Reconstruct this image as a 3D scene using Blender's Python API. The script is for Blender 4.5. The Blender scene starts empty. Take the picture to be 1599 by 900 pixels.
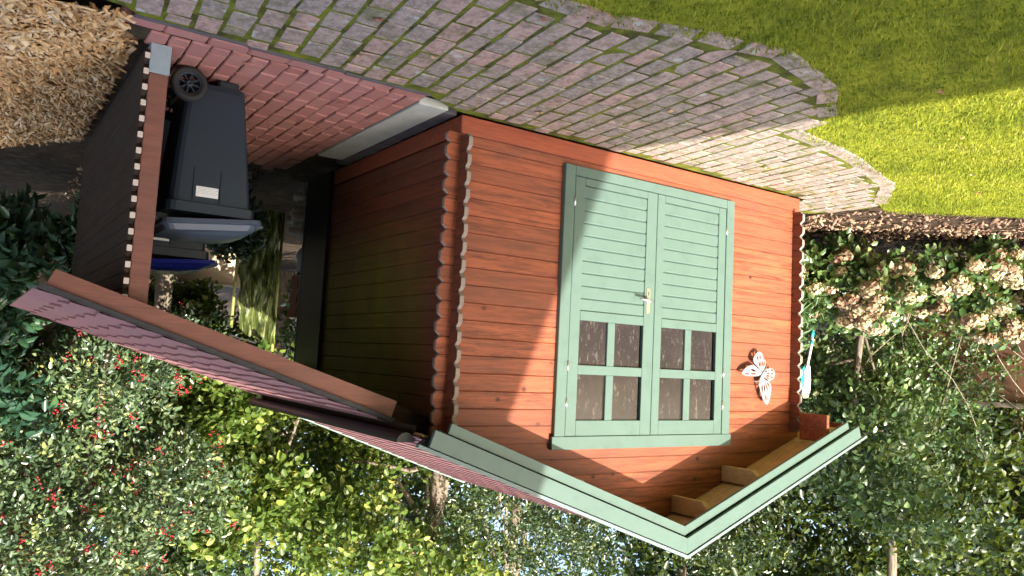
import bpy, math, random
import numpy as np
from mathutils import Vector, Matrix, noise as mnoise
R = random.Random(7)
NP = np.random.default_rng(11)
scene = bpy.context.scene
col = scene.collection

# ------------------------------------------------------------------ camera
# The photograph is stored upside down: the camera is simply rolled by half a turn.
FPX = 1232.9
CAM = Vector((2.5064, -4.3802, 1.5807)); YAW, PIT, ROL = 0.5953, -0.0912, 0.0506
fw = Vector((-math.sin(YAW)*math.cos(PIT), math.cos(YAW)*math.cos(PIT), math.sin(PIT)))
rt = Vector((math.cos(YAW), math.sin(YAW), 0)); up = rt.cross(fw)
rt2 = rt*math.cos(ROL)+up*math.sin(ROL); up2 = -rt*math.sin(ROL)+up*math.cos(ROL)
cd = bpy.data.cameras.new('camera'); cam = bpy.data.objects.new('camera', cd); col.objects.link(cam)
cd.sensor_width = 36; cd.lens = FPX/1599*36; cd.clip_start = .05; cd.clip_end = 500
m = Matrix((( -rt2.x, -up2.x, -fw.x, CAM.x), (-rt2.y, -up2.y, -fw.y, CAM.y), (-rt2.z, -up2.z, -fw.z, CAM.z), (0, 0, 0, 1)))
cam.matrix_world = m
scene.camera = cam

# ------------------------------------------------------------------ light
SUN = Vector((.02, .40, -.226)).normalized()          # direction the light travels
elev = math.asin(-SUN.z); rot = math.atan2(-SUN.x, -SUN.y)
w = bpy.data.worlds.new('World'); scene.world = w; w.use_nodes = True
nt = w.node_tree; nt.nodes.clear()
sky = nt.nodes.new('ShaderNodeTexSky'); sky.sky_type = 'NISHITA'; sky.sun_disc = False
sky.sun_elevation = elev; sky.sun_rotation = rot; sky.air_density = 1.0; sky.dust_density = 4.0; sky.ozone_density = .6
bg = nt.nodes.new('ShaderNodeBackground'); bg.inputs[1].default_value = .15
wo = nt.nodes.new('ShaderNodeOutputWorld')
nt.links.new(sky.outputs[0], bg.inputs[0]); nt.links.new(bg.outputs[0], wo.inputs[0])
sl = bpy.data.lights.new('sun', 'SUN'); sl.energy = 4.5; sl.angle = math.radians(.5); sl.color = (1, .93, .82)
so = bpy.data.objects.new('sun', sl); col.objects.link(so)
so.rotation_euler = SUN.to_track_quat('-Z', 'Y').to_euler(); so.location = (-2, -12, 12)
vs = scene.view_settings; vs.view_transform = 'Standard'; vs.look = 'None'; vs.gamma = 1; vs.exposure = 1.50
scene.render.resolution_x = 1024; scene.render.resolution_y = 576

# ------------------------------------------------------------------ helpers
class MB:
    def __init__(s): s.v = []; s.f = []; s.m = []
    def add(s, vs, fs, mi=0):
        n = len(s.v); s.v += [tuple(v) for v in vs]
        for f in fs: s.f.append([n+i for i in f]); s.m.append(mi)
        return s
    def box(s, x0, x1, y0, y1, z0, z1, c=0.0, mi=0, M=None):
        if x0 > x1: x0, x1 = x1, x0
        if y0 > y1: y0, y1 = y1, y0
        if z0 > z1: z0, z1 = z1, z0
        if c <= 0:
            vs = [(x, y, z) for z in (z0, z1) for y in (y0, y1) for x in (x0, x1)]
            fs = [(0, 2, 3, 1), (4, 5, 7, 6), (0, 1, 5, 4), (2, 6, 7, 3), (0, 4, 6, 2), (1, 3, 7, 5)]
        else:
            X, Y, Z = (x0, x1), (y0, y1), (z0, z1); vs = []; idx = {}
            for i in (0, 1):
                for j in (0, 1):
                    for k in (0, 1):
                        sx, sy, sz = (1, -1)[i]*c, (1, -1)[j]*c, (1, -1)[k]*c
                        for a, o in enumerate(((0, sy, sz), (sx, 0, sz), (sx, sy, 0))):
                            idx[i, j, k, a] = len(vs); vs.append((X[i]+o[0], Y[j]+o[1], Z[k]+o[2]))
            fs = []
            I = lambda i, j, k, a: idx[i, j, k, a]
            for s_ in (0, 1):
                fs.append([I(s_, 0, 0, 0), I(s_, 1, 0, 0), I(s_, 1, 1, 0), I(s_, 0, 1, 0)])
                fs.append([I(0, s_, 0, 1), I(1, s_, 0, 1), I(1, s_, 1, 1), I(0, s_, 1, 1)])
                fs.append([I(0, 0, s_, 2), I(1, 0, s_, 2), I(1, 1, s_, 2), I(0, 1, s_, 2)])
                for t in (0, 1):
                    fs.append([I(s_, t, 0, 0), I(s_, t, 1, 0), I(s_, t, 1, 1), I(s_, t, 0, 1)])
                    fs.append([I(s_, 0, t, 0), I(s_, 1, t, 0), I(s_, 1, t, 2), I(s_, 0, t, 2)])
                    fs.append([I(0, s_, t, 1), I(1, s_, t, 1), I(1, s_, t, 2), I(0, s_, t, 2)])
                    for u in (0, 1): fs.append([I(s_, t, u, 0), I(s_, t, u, 1), I(s_, t, u, 2)])
        if M is not None: vs = [M @ Vector(v) for v in vs]
        return s.add(vs, fs, mi)
    def prism(s, poly, a, b, axis='y', mi=0):        # polygon (p,q) extruded along axis from a to b
        def P(p, q, t): return {'y': (p, t, q), 'x': (t, p, q), 'z': (p, q, t)}[axis]
        n = len(poly); vs = [P(p, q, a) for p, q in poly]+[P(p, q, b) for p, q in poly]
        fs = [list(range(n)), list(range(2*n-1, n-1, -1))]+[[i, (i+1) % n, n+(i+1) % n, n+i] for i in range(n)]
        return s.add(vs, fs, mi)
    def tube(s, pts, r, n=8, mi=0, cap=True):
        pts = [Vector(p) for p in pts]
        rs = r if isinstance(r, (list, tuple)) else [r]*len(pts)
        vs = []; ref = Vector((0.3, .2, 1)).normalized()
        for i, p in enumerate(pts):
            d = (pts[min(i+1, len(pts)-1)]-pts[max(i-1, 0)]).normalized()
            a = d.cross(ref)
            if a.length < .1: a = d.cross(Vector((1, 0, 0)))
            a.normalize(); b = d.cross(a)
            for k in range(n):
                t = 2*math.pi*k/n; vs.append(p+(a*math.cos(t)+b*math.sin(t))*rs[i])
        fs = []
        for i in range(len(pts)-1):
            for k in range(n): fs.append([i*n+k, i*n+(k+1) % n, (i+1)*n+(k+1) % n, (i+1)*n+k])
        if cap: fs += [list(range(n))[::-1], [(len(pts)-1)*n+k for k in range(n)]]
        return s.add(vs, fs, mi)
    def lathe(s, prof, c, axis, n=24, mi=0):         # prof: (radius, along) closed profile round axis ('y')
        vs = []; fs = []; k = len(prof)
        for i in range(n):
            t = 2*math.pi*i/n
            for r, h in prof: vs.append((c[0]+r*math.cos(t), c[1]+h, c[2]+r*math.sin(t)))
        for i in range(n):
            j = (i+1) % n
            for q in range(k): fs.append([i*k+q, i*k+(q+1) % k, j*k+(q+1) % k, j*k+q])
        return s.add(vs, fs, mi)
    def mesh(s, name, mats, off=(0, 0, 0), smooth=False):
        me = bpy.data.meshes.new(name)
        o = Vector(off)
        me.from_pydata([tuple(Vector(v)-o) for v in s.v], [], s.f)
        for mt in (mats if isinstance(mats, (list, tuple)) else [mats]): me.materials.append(mt)
        me.polygons.foreach_set('material_index', s.m)
        if smooth: me.polygons.foreach_set('use_smooth', [True]*len(me.polygons))
        import bmesh
        bm = bmesh.new(); bm.from_mesh(me); bmesh.ops.recalc_face_normals(bm, faces=bm.faces); bm.to_mesh(me); bm.free()
        me.update(); return me

def link(name, data, parent=None, loc=(0, 0, 0), rot=(0, 0, 0)):
    o = bpy.data.objects.new(name, data); col.objects.link(o)
    o.location = loc; o.rotation_euler = rot
    if parent is not None: o.parent = parent
    return o
def tag(o, label=None, cat=None, group=None, kind=None):
    if label: o['label'] = label
    if cat: o['category'] = cat
    if group: o['group'] = group
    if kind: o['kind'] = kind
    return o
ROOT = {}
def thing(name, label, cat, loc, group=None):
    o = link(name, None, None, loc); o.empty_display_size = .1
    return tag(o, label, cat, group)
def wloc(p):
    v = Vector((0, 0, 0))
    while p is not None: v += Vector(p.location); p = p.parent
    return v
def part(name, mb, mats, parent, smooth=False, base=None):   # mb in world coordinates; object origin = parent's origin
    off = wloc(parent) if parent is not None else (base or (0, 0, 0))
    o = link(name, mb.mesh(name, mats, off, smooth), parent, (0, 0, 0) if parent is not None else (base or (0, 0, 0)))
    return o

# ------------------------------------------------------------------ materials
def newmat(name):
    mt = bpy.data.materials.new(name); mt.use_nodes = True
    return mt, mt.node_tree, mt.node_tree.nodes['Principled BSDF']
class G:
    """small node-graph helper"""
    def __init__(s, nt): s.nt = nt
    def n(s, t, **k):
        x = s.nt.nodes.new(t)
        for a, b in k.items():
            if a == 'inp':
                for i, v in b.items():
                    if isinstance(v, bpy.types.NodeSocket): s.nt.links.new(v, x.inputs[i])
                    else: x.inputs[i].default_value = v
            else: setattr(x, a, b)
        return x
    def coord(s, kind='Object', scale=(1, 1, 1), rnd=False):
        if kind == 'Pos': c = s.n('ShaderNodeNewGeometry').outputs['Position']
        else: c = s.n('ShaderNodeTexCoord').outputs[kind]
        if rnd:
            oi = s.n('ShaderNodeObjectInfo').outputs['Random']
            ml = s.n('ShaderNodeMath', operation='MULTIPLY', inp={0: oi, 1: 137.0}).outputs[0]
            c = s.n('ShaderNodeVectorMath', operation='ADD', inp={0: c, 1: ml}).outputs[0]
        return s.n('ShaderNodeMapping', inp={0: c, 3: scale}).outputs[0]
    def noise(s, vec, scale=5, detail=4, rough=.55, out='Fac', dist=0):
        return s.n('ShaderNodeTexNoise', inp={'Vector': vec, 'Scale': scale, 'Detail': detail, 'Roughness': rough, 'Distortion': dist}).outputs[out]
    def vor(s, vec, scale=5, out='Distance', rnd=1.0):
        return s.n('ShaderNodeTexVoronoi', inp={'Vector': vec, 'Scale': scale, 'Randomness': rnd}).outputs[out]
    def ramp(s, fac, stops):
        r = s.n('ShaderNodeValToRGB', inp={0: fac}); e = r.color_ramp.elements
        while len(e) < len(stops): e.new(.5)
        for i, (p, c) in enumerate(stops):
            e[i].position = p; e[i].color = (*c, 1) if not isinstance(c, (int, float)) else (c, c, c, 1)
        return r.outputs[0]
    def mix(s, f, a, b, mode='MIX'):
        x = s.n('ShaderNodeMix', data_type='RGBA', blend_type=mode)
        for i, v in ((0, f), (6, a), (7, b)):
            if isinstance(v, bpy.types.NodeSocket): s.nt.links.new(v, x.inputs[i])
            elif i == 0: x.inputs[0].default_value = v
            else: x.inputs[i].default_value = (*v, 1) if len(v) == 3 else v
        return x.outputs[2]
    def math(s, op, a, b=0.0, c=0.0):
        return s.n('ShaderNodeMath', operation=op, inp={0: a, 1: b, 2: c}).outputs[0]
    def bump(s, h, strength=.3, dist=.005):
        return s.n('ShaderNodeBump', inp={'Height': h, 'Strength': strength, 'Distance': dist}).outputs[0]
    def rnd(s): return s.n('ShaderNodeObjectInfo').outputs['Random']

def simple(name, c, rough=.6, metal=0, var=.12, scale=12, bump=0.0, spec=.5, coordk='Object'):
    mt, nt_, b = newmat(name); g = G(nt_)
    v = g.coord(coordk); f = g.noise(v, scale, 5)
    cc = g.mix(f, tuple(x*(1-var) for x in c), tuple(min(1, x*(1+var)) for x in c))
    nt_.links.new(cc, b.inputs['Base Color'])
    b.inputs['Roughness'].default_value = rough; b.inputs['Metallic'].default_value = metal
    b.inputs['Specular IOR Level'].default_value = spec
    if bump: nt_.links.new(g.bump(g.noise(v, scale*6, 5), bump, .004), b.inputs['Normal'])
    return mt

def wood(name, base, dark, rough=.55, along=0, algae=False, knots=True, spec=.35, var=.35):
    """grain runs along local axis `along`; every object gets its own offset"""
    mt, nt_, b = newmat(name); g = G(nt_)
    sc = [9, 9, 9]; sc[along] = .55
    v = g.coord('Object', tuple(sc), rnd=True)
    n1 = g.noise(v, 3.2, 6, .6, dist=.6); n2 = g.noise(v, 16, 5, .7)
    fine = g.math('MULTIPLY_ADD', n2, .5, g.math('MULTIPLY', n1, .6))
    c = g.mix(g.ramp(fine, [(.42, 0.0), (.62, 1.0)]), dark, base)
    c = g.mix(g.math('MULTIPLY', g.rnd(), var), c, tuple(x*.5+.012 for x in base))
    sk = [2.4, 0.0, 2.8]
    if knots:
        vk = g.coord('Object', tuple(sk), rnd=True)
        kd = g.vor(vk, 1.5)
        kd = g.math('ADD', kd, g.math('MULTIPLY', g.noise(g.coord('Object', (1, 1, 1), rnd=True), 30, 2), .05))
        k = g.ramp(kd, [(.065, 1.0), (.125, 0.0)])
        c = g.mix(g.math('MULTIPLY', k, .85), c, tuple(x*.25 for x in dark))
    # weather staining in big soft patches
    wv = g.coord('Pos', (1.2, 1.2, 6)); st = g.ramp(g.noise(wv, 1.6, 7, .7), [(.45, 0.0), (.70, 1.0)])
    c = g.mix(g.math('MULTIPLY', st, .5), c, tuple((x*.5+.03) for x in dark))
    if algae:
        P = g.n('ShaderNodeSeparateXYZ', inp={0: g.n('ShaderNodeNewGeometry').outputs['Position']})
        a = g.n('ShaderNodeMapRange', inp={0: P.outputs[1], 1: .25, 2: 1.1}).outputs[0]
        zz = g.n('ShaderNodeMapRange', inp={0: P.outputs[2], 1: .5, 2: 1.2}).outputs[0]
        mk = g.math('MULTIPLY', a, zz)
        mk = g.math('MULTIPLY', mk, g.ramp(g.noise(g.coord('Pos', (1, 1, 1)), 3, 5), [(.25, .55), (.55, 1.0)]))
        c = g.mix(g.math('MULTIPLY', mk, .85), c, (.23, .27, .03))
    nt_.links.new(c, b.inputs['Base Color'])
    b.inputs['Roughness'].default_value = rough; b.inputs['Specular IOR Level'].default_value = spec
    nt_.links.new(g.bump(fine, .25, .003), b.inputs['Normal'])
    return mt
M = {}
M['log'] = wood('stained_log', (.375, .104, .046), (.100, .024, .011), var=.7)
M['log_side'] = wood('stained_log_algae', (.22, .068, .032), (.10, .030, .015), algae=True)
M['beam'] = wood('base_beam_stain', (.36, .088, .040), (.22, .050, .024), knots=False)
M['endgrain'] = simple('grey_end_grain', (.27, .225, .195), .85, var=.4, scale=60)
M['pale_end'] = simple('pale_end_grain', (.62, .52, .45), .8, var=.25, scale=60)
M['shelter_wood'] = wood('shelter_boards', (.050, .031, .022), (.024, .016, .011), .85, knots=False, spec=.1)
M['shelter_trim'] = wood('shelter_trim', (.26, .105, .075), (.17, .070, .05), .6, knots=False)
M['soffit'] = wood('raw_pine', (.62, .42, .22), (.48, .29, .13), .6)
def green_paint():
    mt, nt_, b = newmat('sage_green_paint'); g = G(nt_)
    v = g.coord('Object', (1, 1, 1), rnd=True)
    f = g.noise(v, 6, 5); c = g.mix(f, (.078, .128, .110), (.100, .158, .136))
    br = g.noise(g.coord('Object', (2, 2, 60)), 3, 4)
    d = g.ramp(g.noise(g.coord('Pos'), 9, 6, .7), [(.52, 0.0), (.70, 1.0)])
    c = g.mix(g.math('MULTIPLY', d, .32), c, (.048, .085, .07))
    nt_.links.new(c, b.inputs['Base Color']); b.inputs['Roughness'].default_value = .42
    b.inputs['Specular IOR Level'].default_value = .4
    nt_.links.new(g.bump(br, .12, .002), b.inputs['Normal']); return mt
M['green'] = green_paint()
M['roof_trim'] = simple('pale_roof_edge', (.15, .21, .20), .6, var=.1)
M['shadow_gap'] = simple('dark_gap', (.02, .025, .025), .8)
M['steel'] = simple('brushed_steel', (.62, .60, .55), .3, .9, .1, 30)
M['zinc'] = simple('galvanised_shoe', (.34, .42, .48), .5, .35, .15, 25)
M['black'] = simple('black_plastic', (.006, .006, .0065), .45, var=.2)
M['bin'] = simple('charcoal_bin_plastic', (.014, .025, .040), .45, var=.15, scale=20, bump=.06)
M['binlid'] = simple('grey_blue_lid', (.06, .082, .12), .35, var=.15, scale=10, bump=.05)
M['bluelid'] = simple('blue_lid', (.012, .022, .22), .25, var=.1)
M['rubber'] = simple('tyre_rubber', (.018, .018, .019), .75)
M['downpipe'] = simple('olive_pipe', (.22, .24, .06), .5, var=.3)
M['white_pl'] = simple('white_plastic', (.78, .78, .76), .4, var=.04)
M['teal'] = simple('teal_plastic', (.02, .42, .42), .4, var=.1)
M['ornament'] = simple('lilac_white_metal', (.27, .24, .26), .55, .15, .1, 40)
M['concrete'] = simple('pale_concrete', (.44, .45, .40), .85, var=.3, scale=5, bump=.3)
M['slate'] = simple('slate_kerb', (.085, .08, .09), .7, var=.35, scale=8, bump=.2)
M['render'] = simple('beige_render', (.62, .48, .34), .9, var=.12, scale=14, bump=.3)
M['sack'] = simple('white_sack', (.36, .38, .42), .6, var=.1)
M['terracotta'] = simple('terracotta', (.30, .12, .075), .8, var=.2)
M['birch'] = simple('peeled_pole', (.52, .47, .38), .8, var=.3, scale=9)
def tarp_mat():
    mt, nt_, b = newmat('mossy_fold_shaded_tarp'); g = G(nt_)
    f = g.noise(g.coord('Object', (6, 6, 1.2)), 4, 6, .65, dist=.5)
    c = g.ramp(f, [(.40, (.018, .028, .008)), (.52, (.09, .12, .025)), (.68, (.24, .25, .11))])  # dark end of the ramp paints the shade of folds and gaps
    nt_.links.new(c, b.inputs['Base Color']); b.inputs['Roughness'].default_value = .45; return mt
M['tarp'] = tarp_mat()
def label_mat():
    mt, nt_, b = newmat('printed_sticker'); g = G(nt_)
    P = g.n('ShaderNodeSeparateXYZ', inp={0: g.n('ShaderNodeTexCoord').outputs['Generated']})
    rows = g.math('GREATER_THAN', g.math('FRACT', g.math('MULTIPLY', P.outputs[2], 7)), .62)
    txt = g.math('GREATER_THAN', g.noise(g.coord('Generated', (34, 1, 7)), 1.5, 2), .45)
    band = g.math('LESS_THAN', P.outputs[2], .8)
    f = g.math('MULTIPLY', g.math('MULTIPLY', rows, txt), band)
    nt_.links.new(g.mix(g.math('MULTIPLY', f, .6), (.74, .75, .77), (.2, .21, .24)), b.inputs['Base Color'])
    b.inputs['Roughness'].default_value = .4; return mt
M['label'] = label_mat()
def glass_mat():
    mt, nt_, b = newmat('grimy_window_glass'); g = G(nt_)
    v = g.coord('Pos', (1, 1, 1))
    f = g.noise(v, 5, 4)
    c = g.mix(f, (.016, .014, .015), (.045, .036, .034))
    sp = g.ramp(g.vor(v, 55), [(.06, 1.0), (.13, 0.0)])
    sp2 = g.ramp(g.noise(g.coord('Pos', (1, 1, .35)), 42, 5, .75), [(.56, 0.0), (.70, 1.0)])
    dirt = g.math('MAXIMUM', g.math('MULTIPLY', sp, .30), g.math('MULTIPLY', sp2, .24))
    c = g.mix(dirt, c, (.38, .36, .32))
    nt_.links.new(c, b.inputs['Base Color'])
    nt_.links.new(g.mix(dirt, (.07, .07, .07), (.6, .6, .6)), b.inputs['Roughness'])
    b.inputs['Coat Weight'].default_value = .3; b.inputs['Coat Roughness'].default_value = .04
    return mt
M['glass'] = glass_mat()
def shingle_mat():
    mt, nt_, b = newmat('red_felt_shingle'); g = G(nt_)
    v = g.coord('Pos'); f = g.noise(v, 160, 3, .8); l = g.noise(v, 3, 5)
    c = g.mix(f, (.18, .070, .072), (.36, .17, .17)); c = g.mix(g.ramp(l, [(.5, 0.0), (.75, .6)]), c, (.20, .13, .11))
    c = g.mix(g.math('MULTIPLY', g.rnd(), .25), c, (.14, .07, .08))
    ms = g.ramp(g.noise(g.coord('Pos'), 1.6, 6, .7), [(.56, 0.0), (.68, 1.0)])
    c = g.mix(g.math('MULTIPLY', ms, .35), c, (.28, .22, .09))
    nt_.links.new(c, b.inputs['Base Color']); b.inputs['Roughness'].default_value = .9
    nt_.links.new(g.bump(f, .5, .003), b.inputs['Normal']); return mt
M['shingle'] = shingle_mat()
M['felt_edge'] = simple('dark_felt_edge', (.045, .042, .045), .85, var=.5, scale=50)
def paver_mat(name, red):
    mt, nt_, b = newmat(name); g = G(nt_)
    r = g.rnd(); v = g.coord('Object', (1, 1, 1), rnd=True)
    if red:
        c = g.ramp(r, [(0, (.38, .150, .125)), (.5, (.46, .20, .17)), (1, (.41, .185, .17))])
        f = g.noise(v, 30, 6, .7); c = g.mix(g.math('MULTIPLY', f, .45), c, (.28, .12, .10))
        wv = g.ramp(g.noise(g.coord('Pos'), 4, 5), [(.5, 0.0), (.75, 1.0)])
        c = g.mix(g.math('MULTIPLY', wv, .35), c, (.52, .32, .27))
    else:
        c = g.ramp(r, [(0, (.25, .185, .155)), (.35, (.30, .215, .18)), (.7, (.38, .235, .195)), (.9, (.46, .235, .185)), (1, (.32, .24, .20))])
        f = g.noise(v, 55, 8, .8); c = g.mix(g.ramp(f, [(.40, .0), (.62, .8)]), c, (.46, .41, .36))
        g2 = g.noise(v, 18, 7, .75); c = g.mix(g.ramp(g2, [(.46, 0.0), (.60, .6)]), c, (.10, .085, .072))
        lv = g.coord('Pos', (1, 1, 1)); ld = g.math('ADD', g.vor(lv, 5.5), g.math('MULTIPLY', g.noise(lv, 22, 4), .22))
        c = g.mix(g.math('MULTIPLY', g.ramp(ld, [(.22, 1.0), (.27, 0.0)]), .75), c, (.46, .47, .42))
        mo = g.ramp(g.noise(g.coord('Pos'), 3.5, 7, .75), [(.52, 0.0), (.64, 1.0)])
        c = g.mix(g.math('MULTIPLY', mo, .65), c, (.11, .125, .028))
    nt_.links.new(c, b.inputs['Base Color']); b.inputs['Roughness'].default_value = .85
    nt_.links.new(g.bump(g.noise(v, 45, 8, .75), .5, .004), b.inputs['Normal']); return mt
M['paver'] = paver_mat('weathered_grey_clinker', False)
M['redpaver'] = paver_mat('red_clinker', True)
def ground_mat(name, stops, scale, b_scale=60, bs=.6, coordk='Pos', detail=8):
    mt, nt_, b = newmat(name); g = G(nt_)
    v = g.coord(coordk); f = g.noise(v, scale, detail, .7)
    nt_.links.new(g.ramp(f, stops), b.inputs['Base Color']); b.inputs['Roughness'].default_value = .95
    b.inputs['Specular IOR Level'].default_value = .15
    nt_.links.new(g.bump(g.noise(v, b_scale, 6, .7), bs, .02), b.inputs['Normal']); return mt
M['joint'] = ground_mat('mossy_joint', [(.34, (.050, .040, .022)), (.46, (.095, .105, .020)), (.56, (.16, .18, .024)), (.70, (.22, .23, .03))], 4.5)
M['redjoint'] = ground_mat('dark_sand_joint', [(.35, (.045, .03, .025)), (.6, (.07, .055, .03)), (.75, (.06, .08, .025))], 6)
M['soil'] = ground_mat('dark_soil', [(.35, (.030, .020, .014)), (.55, (.07, .048, .032)), (.7, (.14, .10, .065))], 9)
M['lawn'] = ground_mat('lawn_base', [(.35, (.14, .15, .018)), (.5, (.24, .26, .022)), (.66, (.33, .33, .03))], 5)
M['chipbase'] = ground_mat('chip_bed', [(.35, (.14, .08, .04)), (.6, (.36, .22, .11))], 40)
def attr_mat(name, stops, rough=.55, trans=.25, spec=.4):
    """colour from a per-leaf random attribute 'tint', some light passes through the blade"""
    mt, nt_, b = newmat(name); g = G(nt_)
    a = g.n('ShaderNodeAttribute', attribute_name='tint').outputs['Fac']
    c = g.ramp(a, stops); nt_.links.new(c, b.inputs['Base Color'])
    b.inputs['Roughness'].default_value = rough; b.inputs['Specular IOR Level'].default_value = spec
    if trans:
        t = g.n('ShaderNodeBsdfTranslucent', inp={0: g.mix(.5, c, (.30, .38, .03), 'MIX')})
        ms = g.n('ShaderNodeMixShader', inp={0: trans, 1: b.outputs[0], 2: t.outputs[0]})
        nt_.links.new(ms.outputs[0], nt_.nodes['Material Output'].inputs[0])
    return mt
M['grass'] = attr_mat('grass_blade', [(0, (.13, .18, .022)), (.45, (.28, .33, .030)), (.8, (.43, .43, .055)), (1, (.52, .43, .16))], .7, .35, .15)
M['chip'] = attr_mat('wood_chip', [(0, (.26, .13, .05)), (.3, (.52, .31, .13)), (.7, (.70, .47, .24)), (1, (.80, .64, .42))], .8, 0)
M['litter'] = attr_mat('leaf_litter', [(0, (.08, .045, .03)), (.4, (.22, .13, .09)), (.8, (.40, .27, .18)), (1, (.5, .38, .22))], .85, 0)
M['holly'] = attr_mat('holly_leaf', [(0, (.035, .07, .032)), (.5, (.09, .145, .065)), (.85, (.20, .25, .09)), (1, (.40, .41, .14))], .30, .15, .8)
M['laurel'] = attr_mat('laurel_leaf', [(0, (.020, .055, .035)), (.7, (.035, .095, .050)), (1, (.07, .14, .045))], .35, .15, .6)
M['hazel'] = attr_mat('sunny_green_leaf', [(0, (.035, .075, .014)), (.5, (.10, .16, .028)), (.85, (.25, .30, .06)), (1, (.44, .43, .11))], .42, .3)
M['ivy'] = attr_mat('ivy_leaf', [(0, (.012, .030, .010)), (.5, (.030, .060, .018)), (.85, (.09, .135, .035)), (1, (.28, .30, .10))], .30, .12, .8)
M['rhodo'] = attr_mat('rhododendron_leaf', [(0, (.03, .075, .028)), (.6, (.06, .125, .045)), (1, (.12, .19, .06))], .33, .15, .6)
M['privet'] = attr_mat('round_leaf', [(0, (.030, .075, .022)), (.5, (.08, .15, .045)), (.85, (.20, .28, .10)), (1, (.36, .42, .18))], .32, .2, .7)
M['wood_far'] = attr_mat('woodland_leaf', [(0, (.014, .03, .010)), (.6, (.035, .07, .02)), (1, (.16, .20, .05))], .4, .25, .6)
M['petal'] = attr_mat('faded_petal', [(0, (.30, .16, .11)), (.35, (.48, .32, .21)), (.7, (.58, .47, .30)), (1, (.64, .58, .36))], .8, .2)
M['petal_lilac'] = attr_mat('lilac_petal', [(0, (.30, .12, .34)), (1, (.62, .42, .66))], .8, .2)
M['berry'] = simple('red_berry', (.30, .014, .022), .3, var=.2)
def bark(name, a, b_):
    mt, nt_, b = newmat(name); g = G(nt_)
    f = g.noise(g.coord('Pos', (14, 14, 2.5)), 2.2, 7, .7)
    nt_.links.new(g.ramp(f, [(.35, a), (.65, b_)]), b.inputs['Base Color']); b.inputs['Roughness'].default_value = .9
    nt_.links.new(g.bump(f, .8, .02), b.inputs['Normal']); return mt
M['bark'] = bark('tree_bark', (.10, .075, .05), (.30, .25, .19))
M['twig'] = bark('pale_twig', (.17, .13, .09), (.42, .36, .27))
M['brick_w'] = simple('pale_house_brick', (.42, .36, .30), .85, var=.3, scale=20)
M['fence_wood'] = wood('brown_fence', (.16, .075, .035), (.09, .04, .02), .7, knots=False)
M['old_wood'] = wood('grey_old_wood', (.26, .21, .16), (.16, .13, .10), .8, knots=False)

# ------------------------------------------------------------------ setting: ground sheets
def sheet(name, poly, z, mat, kind='structure', thick=None):
    mb = MB()
    if thick: mb.prism(poly, z-thick, z, 'z')
    else: mb.add([(x, y, z) for x, y in poly], [list(range(len(poly)))])
    return tag(part(name, mb, mat, None), kind=kind)
g_ = MB(); n = 40
xs = [-250+500*i/n for i in range(n+1)]
g_.add([(x, y, -.06) for y in xs for x in xs], [[j*(n+1)+i, j*(n+1)+i+1, (j+1)*(n+1)+i+1, (j+1)*(n+1)+i] for j in range(n) for i in range(n)])
ground = tag(part('ground', g_, M['soil'], None), kind='structure')

EDGE = [(1.55, -3.2), (1.15, -2.35), (.55, -1.68), (.2, -1.71), (-.225, -1.86), (-.7, -1.97), (-1.29, -1.83), (-1.73, -1.53), (-1.80, -1.22), (-2.6, -1.12), (-3.58, -.84), (-4.2, -.40)]
lawn_poly = [(x, y+.05) for x, y in EDGE]+[(-4.6, -.2), (-5.6, -.95), (-7.2, -2.1), (-12, -5), (-12, -20), (1.55, -20)]
lawn = sheet('lawn', lawn_poly, -.012, M['lawn'], thick=.05)
PAVE = EDGE+[(-4.34, -.2), (-4.2, .36), (-3.62, .42), (-3.62, -.02), (.06, -.02), (.34, -.175), (1.96, -.225), (2.05, -.30), (3.6, -.55), (4.5, -6.2), (1.7, -6.2)]
path = sheet('paved_path', PAVE, -.005, M['joint'], thick=.04)
RED = [(.33, -.16), (2.0, -.205), (2.02, .12), (1.86, .12), (1.86, 2.6), (.33, 2.6)]
redp = sheet('bin_pavement', RED, -.014, M['redjoint'], thick=.045)

def inside(p, poly):
    x, y = p; c = False; j = len(poly)-1
    for i in range(len(poly)):
        xi, yi = poly[i]; xj, yj = poly[j]
        if (yi > y) != (yj > y) and x < (xj-xi)*(y-yi)/(yj-yi)+xi: c = not c
        j = i
    return c
def dist_edge(p, line):
    best = 9
    for (ax, ay), (bx, by) in zip(line, line[1:]):
        dx, dy = bx-ax, by-ay; t = max(0, min(1, ((p[0]-ax)*dx+(p[1]-ay)*dy)/(dx*dx+dy*dy)))
        best = min(best, math.hypot(p[0]-ax-t*dx, p[1]-ay-t*dy))
    return best
def project(p):
    d = Vector(p)-CAM; z = d.dot(fw)
    if z < .1: return None
    return 800-FPX*d.dot(rt2)/z, 450+FPX*d.dot(up2)/z, z
def pav_mesh(name, L, W, T, mat, seed):
    r = random.Random(seed); mb = MB(); c = .008
    mb.box(-L/2, L/2, -W/2, W/2, -T, 0, c)
    mb.v = [(x+r.uniform(-.005, .005), y+r.uniform(-.005, .005), z+(r.uniform(-.0025, .0015) if z > -.01 else 0)) for x, y, z in mb.v]
    return mb.mesh(name, mat)
spots = []
pm = [pav_mesh('paver', .203, .120, .05, M['paver'], i) for i in range(6)]
pmh = [pav_mesh('paver_half', .097, .120, .05, M['paver'], 20+i) for i in range(3)]
ang = math.radians(-86)
ux, uy = math.cos(ang), math.sin(ang); vx, vy = -uy, ux
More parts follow.
